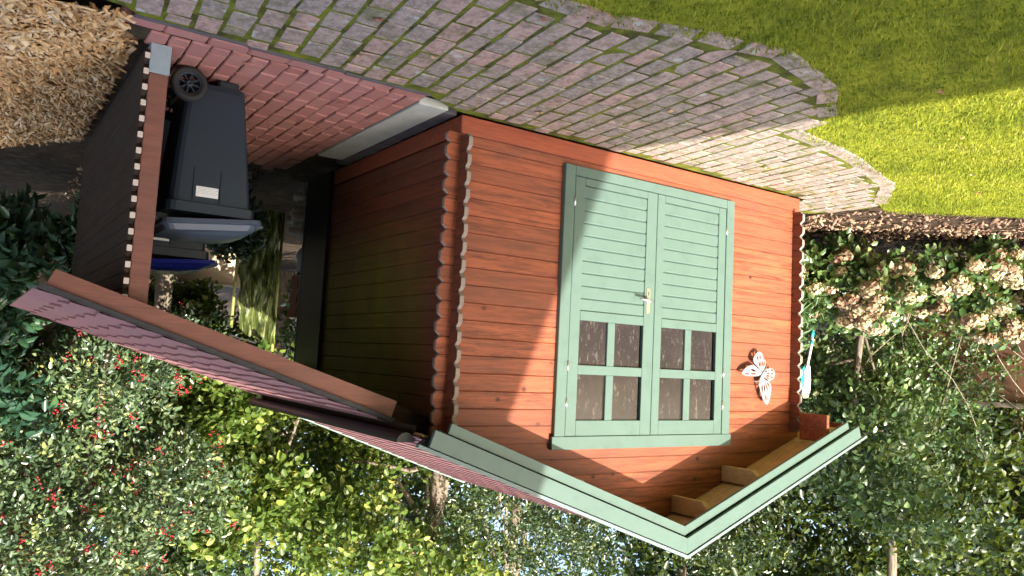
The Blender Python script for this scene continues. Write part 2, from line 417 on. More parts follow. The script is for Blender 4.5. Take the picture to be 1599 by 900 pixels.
for i in range(-45, 60):
    for j in range(-40, 40):
        a = (j+(.5 if i % 2 else 0))*.214+R.uniform(-.006, .006)+.03*math.sin(i*1.7); b = i*.1335+R.uniform(-.004, .004)
        x = .4+ux*a+vx*b+.02*math.sin(a*2.1); y = -.9+uy*a+vy*b
        ok = lambda q: inside(q, PAVE) and dist_edge(q, EDGE) > .06
        e1 = (x+ux*.1, y+uy*.1); e0 = (x-ux*.1, y-uy*.1)
        if ok((x, y)):
            if ok(e1) and ok(e0): spots.append((x, y, ang+R.gauss(0, .022), R.choice(pm)))
            elif ok(e1): spots.append((x+ux*.052, y+uy*.052, ang+R.gauss(0, .03), R.choice(pmh)))
            elif ok(e0): spots.append((x-ux*.052, y-uy*.052, ang+R.gauss(0, .03), R.choice(pmh)))
# kerb course laid along the lawn edge
for (ax, ay), (bx, by) in zip(EDGE, EDGE[1:]):
    L = math.hypot(bx-ax, by-ay); k = max(1, round(L/.215)); th = math.atan2(by-ay, bx-ax)
    for q in range(k):
        t = (q+.5)/k; nx, ny = -math.sin(th), math.cos(th)
        # inward is to the right of travel
        spots.append((ax+(bx-ax)*t+nx*-.0+math.sin(th)*.0, ay+(by-ay)*t+.03, th+R.gauss(0, .05), R.choice(pm)))
vis = []; rest = []
for s in spots:
    q = project((s[0], s[1], 0))
    (vis if q and -30 < q[0] < 1630 and -25 < q[1] < 900 else rest).append((q[2] if q else 99, s))
vis.sort(key=lambda t: t[0])
def place(meshlist, parent, many, keep):
    for d, (x, y, a, me) in many[:keep]:
        o = link('paver', me, parent, (x, y, R.uniform(-.003, .002)), (R.gauss(0, .007 if parent is path else .003), R.gauss(0, .007 if parent is path else .003), a))
    rest_ = many[keep:]
    return rest_
left = place(pm, path, vis, 300)+rest
mb = MB()
for d, (x, y, a, me) in left:
    if math.hypot(x-2.5, y+4.4) > 9: continue
    L = .2 if me in pm else .1; Mx = Matrix.Translation((x, y, R.uniform(-.005, .002))) @ Matrix.Rotation(a, 4, 'Z')
    mb.box(-L/2, L/2, -.058, .058, -.05, 0, .005, M=Mx)
if mb.v: tag(part('more_pavers', mb, M['paver'], path), kind='stuff')

# red clinker paving by the bins: border course then running bond
rspots = []
rm = [pav_mesh('paver_red', .205, .098, .05, M['redpaver'], 40+i) for i in range(5)]
rmh = pav_mesh('paver_red_half', .098, .098, .05, M['redpaver'], 77)
for k in range(8): rspots.append((0, (.45+k*.2145, -.112-k*.0052, R.gauss(0, .012), R.choice(rm))))
for i in range(15):
    for j in range(14):
        x = .385+i*.1045; y = .045+.0+(j+(.5 if i % 2 else 0))*.2125
        if (x > 1.80 and y > .1) or y > 2.55: continue
        if j == 0 and i % 2: link('paver', rmh, redp, (x, .0, R.uniform(-.003, .002)), (0, 0, math.pi/2+R.gauss(0, .012)))
        rspots.append((0, (x, y+R.uniform(-.003, .003), math.pi/2+R.gauss(0, .012), R.choice(rm))))
place(rm, redp, rspots, 300)
kerb = MB()
for k in range(3):
    x0 = .34+k*.555; a = -.026
    kerb.box(x0, x0+.548, -.012, .012, -.05, .006, .003, M=Matrix.Translation((0, -.186-.02*k, 0)))
tag(part('kerb_strip', kerb, M['slate'], None), kind='structure')
cs = MB().box(.115, .325, -.02, 1.75, -.05, .006, .006)
tag(part('concrete_strip', cs, M['concrete'], None), kind='structure')
sk = link('slate_edging', None); tag(sk, kind='structure')
sk_me = MB().box(-.048, .048, -.098, .098, -.05, 0, .004).mesh('slate', M['slate'])
for k in range(9): link('paver', sk_me, sk, (.058+R.uniform(-.004, .004), .15+k*.207, .002+R.uniform(-.004, .004)), (0, 0, R.gauss(0, .02)))
bed = MB(); N = 26
bp = []
for j in range(N):
    for i in range(N):
        x = -9+5.2*i/(N-1); y = -1.6+6*j/(N-1); bp.append((x, y, 0))
soil_poly = [(-3.66, .40), (-4.2, .40), (-4.4, -.15), (-5.6, -.95), (-7.2, -2.1), (-12, -5), (-14, 8), (-3.66, 8)]
sheet('flower_bed', soil_poly, -.006, M['soil'], thick=.045)
chip_poly = [(2.02, -.24), (2.03, .1), (1.93, .14), (1.93, 2.75), (4.2, 2.9), (4.4, -.6), (3.0, -.45)]
cb = MB(); K = 24
def chip_h(x, y):
    e = min(1, max(0, (x-1.93)/.5)); return -.02+.11*e+.05*mnoise.noise(Vector((x*2, y*2, 3)))*e
def chip_ok(x, y): return inside((x, y), chip_poly)
vv = {}
for j in range(K):
    for i in range(K):
        vv[i, j] = len(cb.v); x = 1.92+2.4*i/(K-1); y = -.62+3.5*j/(K-1)
        if x < 2.02 and y < .12: x = 2.02
        edge = -.215-.12*(x-2.0)
        if y < edge: y = edge
        cb.v.append((x, y, chip_h(x, y)))
for j in range(K-1):
    for i in range(K-1): cb.f.append([vv[i, j], vv[i+1, j], vv[i+1, j+1], vv[i, j+1]]); cb.m.append(0)
chipbed = tag(part('wood_chip_bed', cb, M['chipbase'], None, True), kind='structure')

# ------------------------------------------------------------------ leaf engine (numpy)
LEAF = np.array([[0, 0, 0], [.28, .40, .10], [.70, .34, .08], [1, 0, -.10], [.70, -.34, .08], [.28, -.40, .10]])
LEAF_F = np.array([[0, 5, 4, 3], [0, 3, 2, 1]])
def quads_mesh(name, V, F, tint, mat, smooth=False):
    """V (n,3) verts, F (m,4) quads, tint per vertex"""
    me = bpy.data.meshes.new(name)
    me.vertices.add(len(V)); me.vertices.foreach_set('co', V.astype(np.float32).ravel())
    me.loops.add(F.size); me.loops.foreach_set('vertex_index', F.astype(np.int32).ravel())
    me.polygons.add(len(F)); me.polygons.foreach_set('loop_start', np.arange(0, F.size, F.shape[1], dtype=np.int32))
    me.polygons.foreach_set('loop_total', np.full(len(F), F.shape[1], dtype=np.int32))
    a = me.attributes.new('tint', 'FLOAT', 'POINT'); a.data.foreach_set('value', tint.astype(np.float32))
    me.materials.append(mat); me.update(calc_edges=True)
    return me
def norm(a): return a/np.maximum(np.linalg.norm(a, axis=1, keepdims=True), 1e-9)
def leaf_arrays(P, D, Nn, size, width, tint):
    """leaves at P along D with normals near Nn"""
    D = norm(D); S = norm(np.cross(Nn, D)); U = np.cross(D, S); n = len(P)
    t = LEAF.copy()
    V = P[:, None, :]+size[:, None, None]*(t[None, :, 0:1]*D[:, None, :]+t[None, :, 1:2]*width*S[:, None, :]+t[None, :, 2:3]*U[:, None, :])
    F = (LEAF_F[None]+6*np.arange(n)[:, None, None]).reshape(-1, 4)
    return V.reshape(-1, 3), F, np.repeat(tint, 6)
def crown_points(blobs, count, shell=.55):
    vol = np.array([b[3]*b[4]*b[5] for b in blobs])**(2/3); pick = NP.choice(len(blobs), count, p=vol/vol.sum())
    B = np.array(blobs)[pick]; d = norm(NP.normal(size=(count, 3)))
    r = shell+(1.08-shell)*NP.random(count)**.7
    lump = 1+.16*np.sin(d[:, 0]*7+B[:, 0]*5)*np.cos(d[:, 1]*6+B[:, 1]*3)+.10*np.sin(d[:, 2]*9+B[:, 2])
    return B[:, :3]+d*B[:, 3:6]*(r*lump)[:, None], d
def crown(name, parent, blobs, twigs, per, size, width, mat, base, spread=1.0, droop=.25, shell=.55, whorl=False, zmin=.03):
    P, d = crown_points(blobs, twigs, shell)
    keep = P[:, 2] > zmin; P, d = P[keep], d[keep]; n = len(P)
    d = norm(d+NP.normal(size=(n, 3))*.45+np.array([0, 0, .15]))
    A = norm(np.cross(d, NP.normal(size=(n, 3)))); Bv = np.cross(d, A)
    tw = np.clip(NP.normal(.45, .2, n), 0, 1)
    Ps, Ds, Ns, Sz, Ti = [], [], [], [], []
    for k in range(per):
        th = 2.4*k+NP.random(n)*.8
        side = A*np.cos(th)[:, None]+Bv*np.sin(th)[:, None]
        if whorl:
            pos = P+d*(.01*k); dr = norm(side+d*.35+np.array([0, 0, -droop])); nn = norm(d+.3*side)
        else:
            along = (k/per-.5)*size*2.6*spread
            pos = P+d*along+side*size*.25; dr = norm(side*.8+d*.55+np.array([0, 0, -droop])+NP.normal(size=(n, 3))*.35)
            nn = norm(np.array([0, -.35, .8])+NP.normal(size=(n, 3))*.55)
        Ps.append(pos); Ds.append(dr); Ns.append(nn); Sz.append(size*NP.uniform(.65, 1.2, n)); Ti.append(np.clip(tw+NP.normal(0, .16, n), 0, 1))
    V, F, T = leaf_arrays(np.concatenate(Ps), np.concatenate(Ds), np.concatenate(Ns), np.concatenate(Sz), width, np.concatenate(Ti))
    return link(name, quads_mesh(name, V-np.array(base)[None], F, T, mat), parent)
def limbs(mb, base, top, r0, blobs, rb=.02, nb=6):
    b = Vector(base); t = Vector(top); pts = []; k = 7
    for i in range(k):
        f = i/(k-1); p = b.lerp(t, f); p.x += .06*math.sin(f*5+b.x); p.y += .05*math.cos(f*4+b.y); pts.append(p)
    pts[0] = b
    mb.tube(pts, [r0*(1.25-.8*i/(k-1)) if i else r0*1.5 for i in range(k)], 9)
    for bl in blobs[:nb]:
        c = Vector(bl[:3]); s = pts[R.randint(2, k-2)]; mid = s.lerp(c, .5)+Vector((R.uniform(-.1, .1), R.uniform(-.1, .1), .12))
        mb.tube([s, mid, c, c+(c-s)*.25], [r0*.5, r0*.32, rb, rb*.4], 6)
def tree(name, label, cat, base, top, r0, blobs, twigs, per, size, width, mat, group=None, barkm='bark', **kw):
    t = thing(name, label, cat, base, group)
    mb = MB(); limbs(mb, base, top, r0, blobs); part('trunk', mb, M[barkm], t, True)
    crown('crown', t, blobs, twigs, per, size, width, M[mat], base, **kw)
    return t

# ------------------------------------------------------------------ garden shed
XC = -1.75; SL = .372; P_ = .114; H0 = .195; YB = 2.45
shed = thing('garden_shed', 'red stained log cabin shed with sage green double door and shingled gable roof', 'shed', (XC, 1.2, 0))
def zsoff(x): return 2.80-SL*abs(x-XC)
def log_mesh(L, h, t, tip0=True, tip1=True, ch=.028, mats=None, pale_cut=True):
    mb = MB(); c = .0055; h -= .0012
    sec = [(-t/2, c), (-t/2, h-c), (-t/2+c, h), (t/2-c, h), (t/2, h-c), (t/2, c), (t/2-c, 0), (-t/2+c, 0)]
    st = []
    if tip0: st += [(0, 1), (ch, 0)]
    else: st += [(0, 0)]
    if tip1: st += [(L-ch, 0), (L, 1)]
    else: st += [(L, 0)]
    for x, tp in st:
        for y, z in sec:
            zz = z if not tp else h/2+(z-h/2)*(h-2*ch)/h
            mb.v.append((x, y, zz))
    ns = len(st)
    for i in range(ns-1):
        e = 1 if (st[i][1] or st[i+1][1]) else 0
        for k in range(8):
            top_or_bottom = k in (1, 2, 3, 5, 6, 7)
            mb.f.append([i*8+k, i*8+(k+1) % 8, (i+1)*8+(k+1) % 8, (i+1)*8+k]); mb.m.append(1 if (e and top_or_bottom and pale_cut) else 0)
    mb.f.append(list(range(8))); mb.m.append(1); mb.f.append([(ns-1)*8+k for k in range(8)]); mb.m.append(1)
    return mb.mesh('log', mats)
off = Vector(shed.location)
def put(name, me, world, rotz=0): return link(name, me, shed, Vector(world)-off, (0, 0, rotz))
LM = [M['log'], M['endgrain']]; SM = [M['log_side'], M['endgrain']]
me_full = log_mesh(3.69, P_, .03, mats=LM)
me_r = log_mesh(.97, P_, .03, False, True, mats=LM); me_l = log_mesh(.975, P_, .03, True, False, mats=LM)
me_half = log_mesh(3.69, H0-.123, .03, mats=LM, ch=.02)
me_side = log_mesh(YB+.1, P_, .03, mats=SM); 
put('log', me_half, (-3.59, .018, .122))
me_back = log_mesh(3.55, P_, .03, True, False, mats=LM); me_backh = log_mesh(3.55, H0-.123, .03, True, False, mats=LM, ch=.02)
put('log', me_backh, (-3.59, 2.335, .122))
for k in range(0, 16):
    z = H0+k*P_
    put('log', me_r, (-.875+R.uniform(-.006, .006), .018, z)); put('log', me_l, (-3.59+R.uniform(-.006, .006), .018, z)); put('log', me_back, (-3.59, 2.335, z))
for k in range(-1, 16):
    z = H0+(k+.5)*P_
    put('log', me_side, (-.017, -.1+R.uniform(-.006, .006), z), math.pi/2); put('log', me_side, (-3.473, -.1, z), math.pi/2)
for k in range(16, 24):                       # gable logs cut to the roof slope
    a = H0+k*P_; b = min(a+P_-.0012, 2.79)
    ha = (2.80-a)/SL; hb = max((2.80-b)/SL, .01); ha = min(ha, 1.84); hb = min(hb, 1.84)
    if ha < .04: break
    for y0 in (.003, 2.32):
        if k == 16 and y0 < 1:
            for s_, (xa, xb) in ((1, (-.87, .09)), (-1, (-3.58, -2.615))):
                mb = MB(); poly = [(xa, a), (xb, a), (xb, b), (xa, b)]
                mb.prism(poly, y0, y0+.03); part('log', mb, LM, shed)
            continue
        mb = MB(); c = .005
        mb.prism([(XC-ha, a+c), (XC+ha, a+c), (XC+hb, b-c), (XC-hb, b-c)], y0, y0+.03)
        mb.prism([(XC-ha+.01, a), (XC+ha-.01, a), (XC+hb-.01, b), (XC-hb+.01, b)], y0+c, y0+.03-c)
        part('log', mb, LM, shed)
for zz in (1.905, 2.0205): part('overhang_log', MB().box(-3.489, -3.457, -.37, -.101, zz, zz+.1128, .004), M['log'], shed)
part('base_beam', MB().box(-3.55, 0, 0.0, .06, 0, .121, .004), M['beam'], shed)
part('base_beam', MB().box(-.06, -.001, .061, 2.36, 0, .124, .004), M['beam'], shed)
part('base_beam', MB().box(-3.55, -3.49, .061, 2.36, 0, .124, .004), M['beam'], shed)
part('base_beam', MB().box(-3.489, -.061, 2.30, 2.36, 0, .121, .004), M['beam'], shed)
part('floor', MB().box(-3.45, -.05, .08, 2.28, .06, .10), M['soffit'], shed)
# roof: boards, shingle courses, ridge, fascias
TH = math.atan(SL); FY = -.40; RB = 2.60
def slope_box(mb, side, s0, s1, y0, y1, n0, n1, c=0, mi=0):
    """box on a roof slope: s along slope from the ridge line, n normal offset from plane z=2.80-SL|x|"""
    ct, sn = math.cos(TH), math.sin(TH)
    Mx = Matrix(((side*ct, 0, side*sn, XC), (0, 1, 0, 0), (-sn, 0, ct, 2.80), (0, 0, 0, 1)))
    mb.box(s0, s1, y0, y1, n0, n1, c, mi, Mx)
LS = 2.115/math.cos(TH)
for side in (1, -1):
    for k in range(24):                      # roof boards, running down the slope seen from below
        y0 = FY+.035+k*(RB-FY-.05)/24; y1 = y0+(RB-FY-.05)/24-.002
        mb = MB(); slope_box(mb, side, .02, LS-.02, y0, y1, .001, .018); part('roof_board', mb, M['soffit'], shed)
    nrow = 16; stp = LS/nrow
    for k in range(nrow):
        mb = MB(); ct, sn = math.cos(TH), math.sin(TH); nseg = 36
        s1 = LS+.012-k*stp; s0 = s1-stp*1.25; vs = []
        for i in range(nseg+1):
            y = FY-.005+(RB-FY)*i/nseg; wv = .014*math.sin(i*2.3+k*1.9)+R.uniform(-.006, .006)
            e = min(s1+wv*(k > 0), LS+.02)
            for s_, n_ in ((e, .024+.004), (e, .024+.010), (max(s0, 0), .024+.001)):
                vs.append((XC+side*(s_*ct+n_*sn), y, 2.80-s_*sn+n_*ct))
        fs = []
        for i in range(nseg):
            a = i*3; fs += [[a, a+3, a+4, a+1], [a+1, a+4, a+5, a+2]]
        mb.add(vs, fs); part('shingle_course', mb, M['shingle'], shed)
    # fascia: lower board, main board, pale top edging
    for nm, s1, n0, n1, y0, y1, mt in (('fascia_board', LS-.15, -.112, -.052, FY-.012, FY+.012, 'green'), ('fascia_board', LS-.05, -.040, .060, FY-.040, FY-.014, 'green'), ('roof_edging', LS+.02, .068, .088, FY-.048, FY-.010, 'roof_trim')):
        poly = []
        ct, sn = math.cos(TH), math.sin(TH)
        def pt(s_, n_): return (XC+side*(s_*ct+n_*sn), 2.80-s_*sn+n_*ct)
        def apex(n_): return (XC+side*.0004, 2.80+n_/ct)
        poly = [apex(n0), pt(s1, n0), pt(s1, n1), apex(n1)]
        part(nm, MB().prism(poly, y0, y1), M[mt], shed)
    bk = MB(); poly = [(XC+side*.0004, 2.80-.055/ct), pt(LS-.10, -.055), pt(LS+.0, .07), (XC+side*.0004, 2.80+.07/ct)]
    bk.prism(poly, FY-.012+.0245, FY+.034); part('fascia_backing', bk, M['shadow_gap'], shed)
    part('roof_edging', MB().prism([apex(-.03), pt(LS+.01, -.03), pt(LS+.01, .042), apex(.042)], RB, RB+.02), M['roof_trim'], shed)
    for xo in (.31, .87):              # purlins carrying the overhang
        x = XC+side*xo; zt = zsoff(x+side*.025)-.001
        mb = MB(); mb.prism([(FY+.02, zt-.004), (FY+.04, zt-.075), (FY+.10, zt-.125), (.0, zt-.125), (.0, zt-.004)], x-.024, x+.024, 'x'); part('purlin', mb, M['soffit'], shed)
    # gutter
    gx = XC+side*2.17; gz = 2.075
    mb = MB(); vs = []; fs = []
    for yy in (FY+.10, RB+.01):
        for q in range(9):
            t = math.pi+math.pi*q/8
            for rr in (.056, .052): vs.append((gx+rr*math.cos(t), yy, gz+rr*math.sin(t)))
    for q in range(8): fs += [[q*2, q*2+2, 18+q*2+2, 18+q*2], [q*2+1, 18+q*2+1, 18+q*2+3, q*2+3]]
    fs += [[0, 1, 19, 18], [16, 34, 35, 17], [q*2 for q in range(9)], [18+q*2 for q in range(9)]]
    mb.add(vs, fs); gut = part('gutter', mb, M['black'], shed)
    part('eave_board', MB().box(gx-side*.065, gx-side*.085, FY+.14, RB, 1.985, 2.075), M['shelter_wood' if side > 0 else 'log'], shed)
# downpipe with elbow at the rear corner
part('downpipe', MB().tube([(.40, 2.52, 2.04), (.40, 2.52, 1.97), (.30, 2.56, 1.86), (.06, 2.64, 1.72)], .034, 10), M['downpipe'], shed, True)
# door frame
FR = [(-2.636, -2.546, .172, 2.176), (-.939, -.849, .172, 2.176)]
for a, b, z0, z1 in FR: part('door_jamb', MB().box(a, b, -.034, .02, z0, z1-.09, .003), M['green'], shed)
part('door_head', MB().box(-2.655, -.83, -.036, .02, 2.0875, 2.178, .003), M['green'], shed)
part('door_sill', MB().box(-2.5455, -.9395, -.033, .02, .172, .243, .003), M['green'], shed)
def door(xa, xb, pa, pb, panes, handle):
    mb = MB(); y0, y1 = -.030, .004; zb, zt = .248, 2.084
    mb.box(xa, pa, y0, y1, zb, zt, .003); mb.box(pb, xb, y0, y1, zb, zt, .003)
    for z0, z1 in ((zb, .30), (1.205, 1.272), (1.977, zt)): mb.box(pa+.0005, pb-.0005, y0, y1, z0, z1, .003)
    mb.box(pa+.0005, pb-.0005, y0+.001, y1, 1.589, 1.655, .003)
    mx = (panes[0][1]+panes[1][0])/2
    for z0, z1 in ((1.2725, 1.5885), (1.6555, 1.9765)): mb.box(panes[0][1], panes[1][0], y0+.001, y1, z0, z1, .003)
    d = part('door', mb, M['green'], shed)
    bh = (1.205-.30)/10
    for k in range(10):
        z0 = .30+k*bh; q = MB(); c = .010
        q.prism([(-.022, z0+c), (-.0135, z0+.0008), (.0, z0+.0008), (.0, z0+bh-.0008), (-.0135, z0+bh-.0008), (-.022, z0+bh-c)], pa+.001, pb-.001, 'x')
        part('panel_board', q, M['green'], d)
    for x0, x1 in panes:
        for z0, z1 in ((1.2725, 1.5885), (1.6555, 1.9765)):
            part('pane', MB().box(x0+.001, x1-.001, -.010, -.004, z0, z1), M['glass'], d)
    if handle:
        part('lock_plate', MB().box(-1.707, -1.668, -.034, -.0305, .985, 1.178, .0015), M['steel'], d)
        part('handle', MB().tube([(-1.688, -.034, 1.086), (-1.688, -.078, 1.086), (-1.66, -.084, 1.086), (-1.56, -.082, 1.078)], [.011, .010, .010, .008], 10), M['steel'], d, True)
        part('keyhole', MB().box(-1.691, -1.685, -.036, -.0345, 1.015, 1.04), M['black'], d)
    hx = xb+.004 if handle else xa-.004
    for z in (.43, 1.60, 1.86):
        part('hinge', MB().tube([(hx, -.034, z-.035), (hx, -.034, z+.035)], .008, 8), M['steel'], d, True)
door(-1.755, -.944, -1.650, -1.035, [(-1.632, -1.370), (-1.300, -1.042)], True)
door(-2.541, -1.760, -2.455, -1.838, [(-2.430, -2.170), (-2.100, -1.838)], False)
for o in [o for o in shed.children if o.name.startswith('door') and 'door_' not in o.name][:1]: o['label'] = 'door leaf with steel lever handle and lock plate'

# ------------------------------------------------------------------ bin shelter
XW = 1.865
sh = thing('bin_shelter', 'open lean-to bin shelter with dark board wall and red shingle roof', 'shelter', (1.3, 1.3, 0))
def zs(x): return 1.362+.337*(2.24-x)
bme = log_mesh(2.75, .0855, .026, mats=[M['shelter_wood'], M['pale_end']], ch=.026, pale_cut=False)
so_ = Vector(sh.location)
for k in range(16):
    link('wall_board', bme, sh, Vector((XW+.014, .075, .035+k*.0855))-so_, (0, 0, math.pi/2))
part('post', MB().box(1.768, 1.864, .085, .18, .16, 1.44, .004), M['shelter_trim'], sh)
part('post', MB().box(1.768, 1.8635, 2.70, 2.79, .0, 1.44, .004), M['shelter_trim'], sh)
part('post_shoe', MB().box(1.764, 1.866, .080, .184, .0, .16, .002), M['zinc'], sh)
ct, sn = math.cos(math.atan(.337)), math.sin(math.atan(.337))
def shp(x, n_): return (x+n_*sn, zs(x)+n_*ct-.03)
part('fascia_board', MB().prism([shp(2.228, -.09), shp(.36, -.105), shp(.36, -.005), shp(2.236, -.005)], .028, .052), M['shelter_trim'], sh)
part('drip_edge', MB().prism([shp(2.262, -.003), shp(.34, -.003), shp(.34, .026), shp(2.262, .026)], .012, .060), M['felt_edge'], sh)
for k in range(19):
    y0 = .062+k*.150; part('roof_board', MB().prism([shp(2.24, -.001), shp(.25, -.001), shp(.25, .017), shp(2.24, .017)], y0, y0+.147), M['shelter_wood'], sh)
part('back_fascia', MB().prism([shp(2.236, -.09), shp(.25, -.09), shp(.25, -.003), shp(2.236, -.003)], 2.885, 2.91), M['shelter_trim'], sh)
part('rafter', MB().prism([shp(1.85, -.10), shp(.02, -.10), shp(.02, -.003), shp(1.85, -.003)], .19, .235), M['shelter_wood'], sh)
part('rafter', MB().prism([shp(1.85, -.10), shp(.02, -.10), shp(.02, -.003), shp(1.85, -.003)], 2.65, 2.695), M['shelter_wood'], sh)
for k in range(13):
    mb = MB(); nseg = 30; vs = []; x1 = 2.275-k*.1535; x0 = x1-.19
    for i in range(nseg+1):
        y = .008+2.905*i/nseg
        ph = (i+(k % 2)*2.5) % 5
        wv = (.020 if ph < 2 else (-.018 if ph > 3 else 0))*(k > 0)+R.uniform(-.006, .006)*(k > 0)
        for x, n_ in ((x1+wv, .024), (x1+wv, .034+.001*R.random()), (max(x0, .28), .021)): 
            q = shp(x, n_); vs.append((q[0], y, q[1]))
    fs = []
    for i in range(nseg):
        a = i*3; fs += [[a, a+3, a+4, a+1], [a+1, a+4, a+5, a+2]]
    mb.add(vs, fs); part('shingle_course', mb, M['shingle'], sh)

# ------------------------------------------------------------------ wheelie bins
def wheelie(label, xf, xb, y0, wd, hb, lidh, lidm, group, wheel_r=.1):
    """front at xf (towards the shed), back with wheels at xb, near side at y0"""
    t = thing('wheelie_bin', label, 'wheelie bin', ((xf+xb)/2, y0+wd/2, 0), group)
    def ring(z, fx0, fx1, fy, r):
        pts = []
        for (cx, cy, a0) in ((fx1-r, fy-r, 0), (fx0+r, fy-r, 90), (fx0+r, -fy+r, 180), (fx1-r, -fy+r, 270)):
            for a in (0, 30, 60, 90):
                an = math.radians(a0+a); pts.append((cx+r*math.cos(an), y0+wd/2+cy+r*math.sin(an), z))
        return pts
    L = xb-xf; mb = MB()
    rows = [ring(.055, xf+.09, xb-.07, wd/2-.055, .03), ring(.09, xf+.085, xb-.055, wd/2-.045, .04), ring(hb*.55, xf+.045, xb-.02, wd/2-.02, .045), ring(hb-.06, xf+.012, xb-.0, wd/2-.002, .05), ring(hb-.055, xf-.01, xb+.015, wd/2+.014, .055), ring(hb, xf-.012, xb+.017, wd/2+.016, .055)]
    for r in rows: mb.v += r
    n = 16
    for i in range(len(rows)-1):
        for k in range(n): mb.f.append([i*n+k, i*n+(k+1) % n, (i+1)*n+(k+1) % n, (i+1)*n+k]); mb.m.append(0)
    mb.f.append(list(range(n))); mb.m.append(0); mb.f.append([(len(rows)-1)*n+k for k in range(n)]); mb.m.append(0)
    part('body', mb, M['bin'], t)
    part('foot', MB().box(xf+.12, xf+.24, y0+.09, y0+wd-.09, 0, .06, .01), M['bin'], t)
    xm = (xf+xb)/2+.035
    yz = lambda z: y0+.055-.053*min(1, (z-.055)/(hb-.115))
    for dx in (-.075, .075):                   # raised ribs beside the label
        z0, z1 = hb-.27, hb-.07
        q = MB(); q.add([(xm+dx-.006, yz(z0)+.004, z0), (xm+dx+.006, yz(z0)+.004, z0), (xm+dx+.006, yz(z1)+.004, z1), (xm+dx-.006, yz(z1)+.004, z1), (xm+dx-.004, yz(z0)-.009, z0+.012), (xm+dx+.004, yz(z0)-.009, z0+.012), (xm+dx+.004, yz(z1)-.009, z1), (xm+dx-.004, yz(z1)-.009, z1)], [(0, 1, 2, 3), (4, 5, 6, 7), (0, 1, 5, 4), (1, 2, 6, 5), (2, 3, 7, 6), (3, 0, 4, 7)])
        part('rib', q, M['bin'], t)
    z0, z1 = hb-.155, hb-.095
    q = MB(); e = .006
    q.add([(xm-.062, yz(z0)-e, z0), (xm+.062, yz(z0)-e, z0), (xm+.062, yz(z1)-e, z1), (xm-.062, yz(z1)-e, z1), (xm-.062, yz(z0)+.004, z0), (xm+.062, yz(z0)+.004, z0), (xm+.062, yz(z1)+.004, z1), (xm-.062, yz(z1)+.004, z1)], [(0, 1, 2, 3), (4, 5, 6, 7), (0, 1, 5, 4), (1, 2, 6, 5), (2, 3, 7, 6), (3, 0, 4, 7)])
    part('label_sticker', q, M['label'], t)
    # lid: rim, dome with stepped top, front lip
    mb = MB(); rows = []
    for z, a, b, w_, r in ((hb+.003, -.05, .03, .03, .05), (hb+.028, -.055, .03, .034, .05), (hb+.034, -.035, .02, .018, .05), (hb+lidh*.55, -.02, .0, .0, .05), (hb+lidh*.85, .03, -.05, -.05, .06), (hb+lidh, .12, -.12, -.11, .05)):
        rows.append(ring(z, xf+a, xb+b, wd/2+w_, r))
    for i, r in enumerate(rows): mb.v += [(x, y, z+.05*(x-xf)/L*(1 if i < 4 else .4)) for x, y, z in r]
    for i in range(len(rows)-1):
        for k in range(n): mb.f.append([i*n+k, i*n+(k+1) % n, (i+1)*n+(k+1) % n, (i+1)*n+k]); mb.m.append(0)
    mb.f.append(list(range(n))); mb.m.append(0); mb.f.append([(len(rows)-1)*n+k for k in range(n)]); mb.m.append(0)
    lid = part('lid', mb, lidm, t)
    part('lid_lip', MB().box(xf-.10, xf-.045, y0+.12, y0+wd-.12, hb+.006, hb+.024, .005), lidm, lid)
    for k in range(3): part('lid_rib', MB().box(xf+.10+k*.12, xf+.17+k*.12, y0-.004, y0+.01, hb+.045+.012*k, hb+.058+.012*k, .003), lidm, lid)
    part('handle_bar', MB().tube([(xb+.055, y0+.03, hb+.045), (xb+.055, y0+wd-.03, hb+.045)], .014, 10), M['bin'], t, True)
    for yy in (y0+.05, y0+wd-.05): part('hinge_lug', MB().box(xb-.01, xb+.07, yy-.012, yy+.012, hb+.02, hb+.065, .006), M['bin'], t)
    part('axle', MB().tube([(xb-.05, y0+.0, wheel_r), (xb-.05, y0+wd, wheel_r)], .012, 8), M['steel'], t)
    for yy, sg in ((y0-.012, -1), (y0+wd+.012, 1)):
        c = (xb-.05, yy, wheel_r)
        whl = part('wheel', MB().lathe([(wheel_r*.66, -.024), (wheel_r*.9, -.026), (wheel_r, -.016), (wheel_r, .016), (wheel_r*.9, .026), (wheel_r*.66, .024)], c, 'y', 28), M['rubber'], t, True)
        part('rim', MB().lathe([(wheel_r*.56, -.017), (wheel_r*.68, -.021), (wheel_r*.68, .021), (wheel_r*.56, .017)], c, 'y', 28), M['bin'], whl, True)
        part('hub', MB().lathe([(.004, -.022), (.02, -.022), (.022, .02), (.004, .02)], c, 'y', 16), M['bin'], whl, True)
        sp = MB()
        for q in range(8):
            a = q*math.pi/4+.2; sp.box(.018, wheel_r*.6, -.012, .012, -.004, .004, M=Matrix.Translation(c) @ Matrix.Rotation(a, 4, 'Y'))
        part('spokes', sp, M['bin'], whl)
    return t
wheelie('charcoal wheelie bin with grey lid at the open front of the shelter', 1.19, 1.665, .345, .47, .83, .12, M['binlid'], 'wheelie bins in the shelter')
wheelie('taller black wheelie bin with blue lid behind the grey lidded bin', 1.22, 1.79, 1.25, .56, 1.0, .085, M['bluelid'], 'wheelie bins in the shelter', .1)

